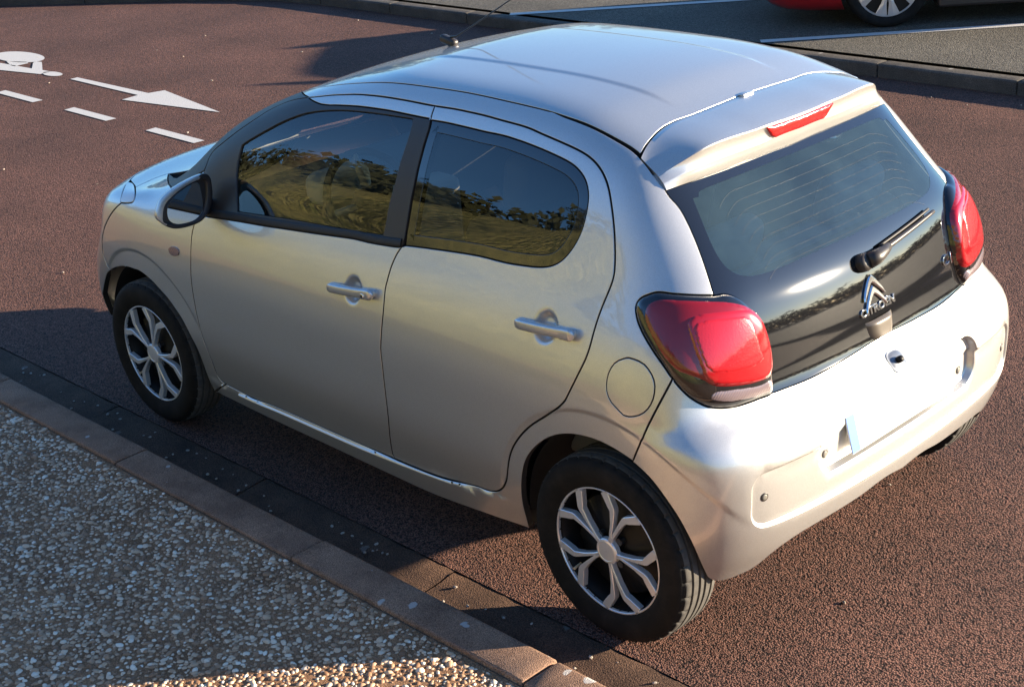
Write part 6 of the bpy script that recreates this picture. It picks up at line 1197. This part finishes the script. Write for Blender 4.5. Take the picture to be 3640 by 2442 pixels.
# ---- rear wiper
def wiper():
    def on(y, z, h=0.):
        P = rear_pts([(max(abs(y), .002), z)])[0]; P[1] = y; n = normal(np.array([[P[0], P[1], P[2]]]))[0]; return P + n*h
    c = on(0.0, .972)
    pts = [on(.004, .966, .018), on(-.03, .967, .026), on(-.07, .971, .024), on(-.10, .976, .02)]
    V, Fc = tube_mesh(pts, [.024, .022, .016, .012], 12); W = mk('rear_wiper', V, Fc, M['black_satin'], gate)
    n0 = normal(on(0.003, .972)[None])[0]; disc('wiper_boss', on(.012, .966), n0, .027, .022, M['black_satin'], W)
    arm = [on(y, .973+.085*(-y-.06)*.9, .019) for y in np.linspace(-.07, -.375, 14)]
    V, Fc = tube_mesh(arm, np.linspace(.0095, .006, 14), 8); mk('wiper_arm', V, Fc, M['black_satin'], W)
    bl = [on(y, .984+.085*(-y-.06)*.9, .009) for y in np.linspace(-.08, -.37, 14)]
    V, Fc = tube_mesh(bl, .0045, 6); mk('wiper_blade', V, Fc, M['rubber'], W)
    return W
wiper()
# ---- tailgate handle, emblem and lettering
def gate_fittings():
    def on(y, z, h=0.):
        P = rear_pts([(max(abs(y), .002), z)])[0]; P[1] = y; n = normal(np.array([[P[0], P[1], P[2]]]))[0]; return P + n*h, n
    # handle cup
    V = []; ny, nz = 17, 9
    for i in range(ny):
        u = -1+2*i/(ny-1)
        for j in range(nz):
            v = j/(nz-1); w = .064*(1-.18*v)*(1-.25*max(0, v-.75)*4*.5)
            p, n = on(u*w-.006, .811-.052*v, 0); bulge = .020*(1-abs(u)**4)*(1-.25*v)*min(1, v*5+.3); V.append(p+n*(bulge-.001))
    o = mk('tailgate_handle', V, grid_faces(ny, nz), mat('handle_dark', (.085, .07, .055), .38, coat=.3), gate)
    if o.data.polygons[40].normal.x > 0: o.data.flip_normals()
    # double chevron
    c, n = on(0, .90, 0); u = np.array([0, -1., 0]); v = np.cross(n, u); v = v if v[2] > 0 else -v
    for k, dz in enumerate((.0, -.031)):
        out = []
        # half outline (right arm) of a swept chevron: apex at the top, arm ends below
        top = [(0, .041), (.010, .034), (.024, .020), (.040, .000), (.049, -.016), (.0505, -.026)]; bot = [(.0475, -.0285), (.040, -.020), (.030, -.010), (.018, .002), (.008, .0115), (0, .0165)]
        poly = top+bot[:-1] ; full = top + bot + [(-a, b) for a, b in bot[::-1][1:]] + [(-a, b) for a, b in top[::-1][:-1]]
        T = np.array(full); m_ = len(T); cen_ = T.mean(0)
        nrm = []; e = np.roll(T, -1, 0)-np.roll(T, 1, 0); e /= np.linalg.norm(e, axis=1, keepdims=True); nr = np.stack([-e[:, 1], e[:, 0]], 1)*-1
        ar = np.sum(T[:, 0]*np.roll(T[:, 1], -1)-np.roll(T[:, 0], -1)*T[:, 1]); nr = np.stack([-e[:, 1], e[:, 0]], 1)*np.sign(ar)
        I_ = T+nr*.004
        def P(q, h): 
            pp, nn = on(0, .893+dz+0., 0); return np.array([pp+u*a+v*b+n*h + np.array([.10*a*a, 0, 0]) for a, b in q])
        V = np.vstack([P(T, 0), P(T, .004), P(I_, .0075)])
        Fc = [(i, (i+1) % m_, m_+(i+1) % m_, m_+i) for i in range(m_)]+[(m_+i, m_+(i+1) % m_, 2*m_+(i+1) % m_, 2*m_+i) for i in range(m_)]
        # ridge: two triangles fans are avoided by bridging top and bottom edges
        q = len(top)
        for i in range(q-1):
            a0, a1 = 2*m_+i, 2*m_+i+1; b0, b1 = 2*m_+(2*q-1-i), 2*m_+(2*q-2-i); Fc.append((a0, a1, b1, b0))
        nt_ = m_
        left_top = [2*m_] + [2*m_+m_-i for i in range(1, q)]; left_bot = [2*m_+(2*q-1)+i for i in range(q)]
        for i in range(q-1): Fc.append((left_top[i+1], left_top[i], left_bot[i], left_bot[i+1]))
        o = mk('chevron', V, Fc, M['chrome'], gate, smooth=False)
        bm = bmesh.new(); bm.from_mesh(o.data); bmesh.ops.recalc_face_normals(bm, faces=bm.faces); bm.to_mesh(o.data); bm.free()
    def text(s, y, z, size, width, name, h=.0015, extr=.0018, shear=0.):
        cu = bpy.data.curves.new(name, 'FONT'); cu.body = s; cu.size = size; cu.extrude = extr; cu.bevel_depth = .0005; cu.align_x = 'CENTER'; cu.align_y = 'CENTER'; cu.shear = shear; cu.offset = .0008
        to = bpy.data.objects.new(name, cu); COL.objects.link(to); dg = bpy.context.evaluated_depsgraph_get(); dg.update(); me = bpy.data.meshes.new_from_object(to.evaluated_get(dg)); bpy.data.objects.remove(to); 
        xs = [v.co.x for v in me.vertices]; k = width/(max(xs)-min(xs))
        p, nn = on(y, z, 0); uu = np.array([0, -1., 0]); uu = uu-nn*(uu@nn); uu /= np.linalg.norm(uu); vv = np.cross(nn, uu); vv = vv if vv[2] > 0 else -vv
        for vtx in me.vertices: 
            a, b_, c_ = vtx.co; a *= k; vtx.co = Vector(p+uu*a+vv*b_+nn*(c_+h) + np.array([.10*a*a, 0, 0]))
        me.materials.append(M['chrome']); return link(name, me, gate)
    text('CITROËN', -.010, .838, .030, .168, 'maker_lettering')
    text('C1', -.418, .848, .046, .060, 'model_lettering')
    text('VTi 68', -.440, .812, .010, .03, 'engine_lettering', extr=.0006) if False else None
gate_fittings()

# ---- cabin
def cabin():
    def soft(name, c, s, parent, m, rot=None, bevel=.04, seg=4):
        bm = bmesh.new(); box(bm, c, s, rot, bevel=bevel, seg=seg); return mkbm(name, bm, m, parent, smooth=True)
    for y in (.34, -.34):
        st = soft('front_seat', (1.02, y, .50), (.50, .46, .16), car, M['seat'], bevel=.05)
        soft('seat_back', (.74, y, .78), (.14, .45, .58), st, M['seat'], Matrix.Rotation(R(-16), 4, 'Y'), .055)
        soft('head_rest', (.605, y, 1.155), (.10, .27, .19), st, M['seat'], Matrix.Rotation(R(-12), 4, 'Y'), .045)
    rb = soft('rear_seat', (.30, 0, .48), (.46, 1.16, .16), car, M['seat'], bevel=.05)
    soft('seat_back', (.03, 0, .74), (.13, 1.14, .50), rb, M['seat'], Matrix.Rotation(R(-18), 4, 'Y'), .05)
    for y in (.30, -.30): soft('head_rest', (-.055, y, 1.045), (.09, .28, .15), rb, M['seat'], Matrix.Rotation(R(-14), 4, 'Y'), .042)
    soft('parcel_shelf', (-.13, 0, .945), (.22, .98, .018), car, M['trim'], bevel=.006, seg=2)
    dsh = soft('dashboard', (1.86, 0, .83), (.46, 1.24, .24), car, M['trim'], Matrix.Rotation(R(8), 4, 'Y'), .07)
    soft('instrument_pod', (1.62, .34, .965), (.12, .24, .12), dsh, M['headliner'], bevel=.045)
    soft('centre_console', (1.58, 0, .74), (.14, .28, .30), dsh, M['headliner'], bevel=.03)
    soft('tunnel', (1.2, 0, .35), (1.1, .2, .16), car, M['trim'], bevel=.03)
    soft('cabin_floor', (1.12, 0, .30), (1.6, 1.2, .04), car, M['trim'], bevel=.01)
    # steering wheel
    c = Vector((1.44, .34, .93)); ax = Vector((-.90, 0, .44)).normalized(); a = ax.cross(Vector((0, 1, 0))).normalized(); b = ax.cross(a)
    pts = [c + .178*(math.cos(t)*a+math.sin(t)*b) for t in np.linspace(0, 2*math.pi, 49)]
    V, Fc = tube_mesh([tuple(p) for p in pts], .0145, 10, False); sw = mk('steering_wheel', V, Fc, M['trim'], car)
    bm = bmesh.new(); box(bm, c+ax*-.01, (.05, .16, .13), Matrix.Rotation(R(-26), 4, 'Y'), bevel=.02, seg=3); mkbm('wheel_hub', bm, M['trim'], sw, smooth=True)
    for t in (90, 270, 180):
        d = math.cos(R(t))*a+math.sin(R(t))*b; V, Fc = tube_mesh([tuple(c+d*.05), tuple(c+d*.17)], .014, 8); mk('wheel_spoke', V, Fc, M['headliner'], sw)
    # inner mirror
    soft('inner_mirror', (1.53, 0, 1.275), (.03, .22, .06), car, M['trim'], bevel=.012, seg=2)
cabin()
# ================================================================== red car in the bay across the road
def red_car():
    a = np.array([.747, .665]); yaw = math.atan2(.665, .747)
    M['red_paint'] = mat('red_paint', (.36, .010, .014), .3, coat=1., coat_r=.02)
    # local axes: +x towards the road (the car's nose), +y its left; near wheel stands at local (0, .76)
    root = empty('red_car'); tag(root, 'red car in the parking bay across the road, cut off by the top edge, unseen roof lowered to shorten its shadow', 'car')
    cx, cy = 3.574, -6.177; n = np.array([-.665, .747]); root.location = (cx-n[0]*.80, cy-n[1]*.80, .083); root.rotation_euler = (0, 0, yaw)
    X = np.array([.86, .80, .62, .40, .10, -.2, -.6, -1.0, -1.5, -2.0, -2.5, -2.9, -3.12, -3.2])
    top = np.array([.54, .63, .70, .74, .77, .83, .96, 1.03, 1.06, 1.05, 1.01, .94, .84, .70]); bot = np.array([.20, .13, .09, .08, .08, .10, .12, .12, .12, .12, .12, .16, .24, .34]); wid = np.array([.42, .60, .76, .83, .855, .86, .86, .86, .86, .855, .84, .79, .70, .55])  # unseen upper body built below normal car height to shorten its cast shadow
    th = np.linspace(0, 2*np.pi, 48, endpoint=False); V = []
    for x, t, b, w in zip(X, top, bot, wid):
        belt = min(t, .95); 
        for q in th:
            c, s = math.cos(q), math.sin(q); z = b+(t-b)*(.5+.5*np.sign(s)*abs(s)**.75); y = w*np.sign(c)*abs(c)**.42
            if z > .82: y *= 1-.42*min(1, (z-.82)/.45)
            V.append((x, y, z))
    k = len(th); Fc = grid_faces(len(X), k, False, True) + [tuple(range(k)), tuple(range((len(X)-1)*k, len(X)*k))[::-1]]
    body = mk('car_body', V, Fc, M['red_paint'], root)
    bm = bmesh.new(); bm.from_mesh(body.data); bmesh.ops.recalc_face_normals(bm, faces=bm.faces)
    bmesh.ops.subdivide_edges(bm, edges=bm.edges, cuts=2, use_grid_fill=True, smooth=.6); bm.to_mesh(body.data); bm.free()
    body.data.polygons.foreach_set('use_smooth', [True]*len(body.data.polygons))
    # wheel openings cut through the body
    for x in (0., -2.45):
        bm = bmesh.new(); bmesh.ops.create_cone(bm, cap_ends=True, segments=48, radius1=.345, radius2=.345, depth=2.2, matrix=Matrix.Translation((x, 0, .31)) @ Matrix.Rotation(R(90), 4, 'X'))
        ct = mkbm('cutter', bm, None); ct.parent = root; md = body.modifiers.new('cut', 'BOOLEAN'); md.object = ct; md.operation = 'DIFFERENCE'; md.solver = 'EXACT'
        bpy.context.view_layer.update(); dg = bpy.context.evaluated_depsgraph_get(); me = bpy.data.meshes.new_from_object(body.evaluated_get(dg)); body.modifiers.clear(); body.data = me; bpy.data.objects.remove(ct)
    body.data.polygons.foreach_set('use_smooth', [True]*len(body.data.polygons)); body.data.set_sharp_from_angle(angle=R(35))
    # dark glass band: side windows, windscreen, rear window laid just proud of the body
    dark = mat('red_car_glass', (.012, .014, .016), .05, coat=1.)
    def win(name, poly, sg):
        V = []
        for x, z in poly:
            y = np.interp(x, X[::-1], wid[::-1])*(1-.42*min(1, (z-.82)/.45))*np.interp(z, [0, .9, 1.3, 1.5], [1, .99, .93, .8])+.012; V.append((x, sg*y, z))
        for x, y, z in list(V): V.append((x, y-sg*.03, z))
        m_ = len(poly); f = [tuple(range(m_))]+[(i, (i+1) % m_, m_+(i+1) % m_, m_+i) for i in range(m_)]
        mk(name, V, f, dark, root, smooth=False)
    for sg in (1, -1):
        win('side_window', [(-.55, .90), (-1.35, .90), (-1.35, 1.10), (-.85, 1.08)], sg); win('side_window', [(-1.42, .90), (-2.25, .91), (-2.2, 1.04), (-1.42, 1.10)], sg)
    # sill in black plastic, wheels
    bm = bmesh.new(); box(bm, (-1.22, 0, .165), (1.72, 1.60, .09), bevel=.02); mkbm('sill', bm, M['black_satin'], root)
    bm = bmesh.new(); box(bm, (-1.2, 0, .32), (3.4, 1.1, .2)); mkbm('underbody', bm, M['trim'], root)
    silver = mat('red_car_wheel', (.62, .63, .65), .3, metal=.6, coat=.5)
    for x in (0., -2.45):
        for sg in (1, -1):
            pf = [(.222, .07), (.235, .085), (.262, .098), (.285, .095), (.298, .082), (.302, .05), (.303, 0)]; pf = pf+[(r, -y) for r, y in pf[::-1][1:]]; n_ = 64
            V = [(r*math.cos(2*math.pi*i/n_), y, r*math.sin(2*math.pi*i/n_)) for i in range(n_) for r, y in pf]
            w = mk('wheel', V, [f for f in grid_faces(n_, len(pf), True, False)], M['tyre'], root); w.location = (x, sg*.71, .303-.003)
            if w.data.polygons[6].normal.dot(w.data.polygons[6].center) < 0: w.data.flip_normals()
            bm = bmesh.new()
            # dished silver disc with five wide double-bladed spokes
            for i in range(10):
                c0 = 2*math.pi*i/10 + (.10 if i % 2 else -.10); 
                def P(r, da, y): return bm.verts.new((r*math.cos(c0+da), sg*y, r*math.sin(c0+da)))
                q = [P(.045, -.30, .088), P(.13, -.15, .086), P(.222, -.20, .080), P(.222, .20, .080), P(.13, .15, .086), P(.045, .30, .088)]; q2 = [P(.045, 0, .094), P(.13, 0, .092), P(.222, 0, .083)]
                bm.faces.new((q[0], q[1], q2[1], q2[0])); bm.faces.new((q[1], q[2], q2[2], q2[1])); bm.faces.new((q2[0], q2[1], q[4], q[5])); bm.faces.new((q2[1], q2[2], q[3], q[4]))
            for r0, r1, y0, y1 in ((.212, .226, .082, .078), (.0005, .055, .096, .092)):
                for i in range(40):
                    t0, t1 = 2*math.pi*i/40, 2*math.pi*(i+1)/40
                    bm.faces.new([bm.verts.new((r*math.cos(t), sg*y, r*math.sin(t))) for r, y, t in ((r0, y0, t0), (r1, y1, t0), (r1, y1, t1), (r0, y0, t1))])
            bmesh.ops.remove_doubles(bm, verts=bm.verts, dist=1e-5)
            for f in bm.faces:
                f.normal_update()
                if f.normal.y*sg < 0: f.normal_flip()
            sp = mkbm('wheel_trim', bm, silver, w, smooth=False)
            bm = bmesh.new(); r = bmesh.ops.create_cone(bm, cap_ends=True, segments=40, radius1=.222, radius2=.222, depth=.06, matrix=Matrix.Translation((0, sg*.035, 0)) @ Matrix.Rotation(R(90), 4, 'X')); mkbm('rim', bm, M['wheel_black'], w)
    lamp = mat('red_car_lamp', (.6, .62, .64), .1, coat=1.)
    for sg in (1, -1):  # headlamps and mirrors set low to keep spikes out of the cast shadow
        bm = bmesh.new(); box(bm, (.66, sg*.60, .50), (.22, .20, .12), Matrix.Rotation(R(-25*sg), 4, 'Z'), bevel=.04, seg=3); mkbm('headlamp', bm, lamp, root, smooth=True)
        bm = bmesh.new(); box(bm, (-3.02, sg*.62, .66), (.12, .16, .20), bevel=.03, seg=3); mkbm('tail_lamp', bm, M['red_lens'], root, smooth=True)
        bm = bmesh.new(); box(bm, (-.62, sg*.84, .78), (.14, .08, .08), bevel=.045, seg=3); mkbm('door_mirror', bm, M['red_paint'], root, smooth=True)
    bm = bmesh.new(); box(bm, (.84, 0, .40), (.06, .8, .12), bevel=.02); mkbm('grille', bm, M['black_satin'], root)
red_car()
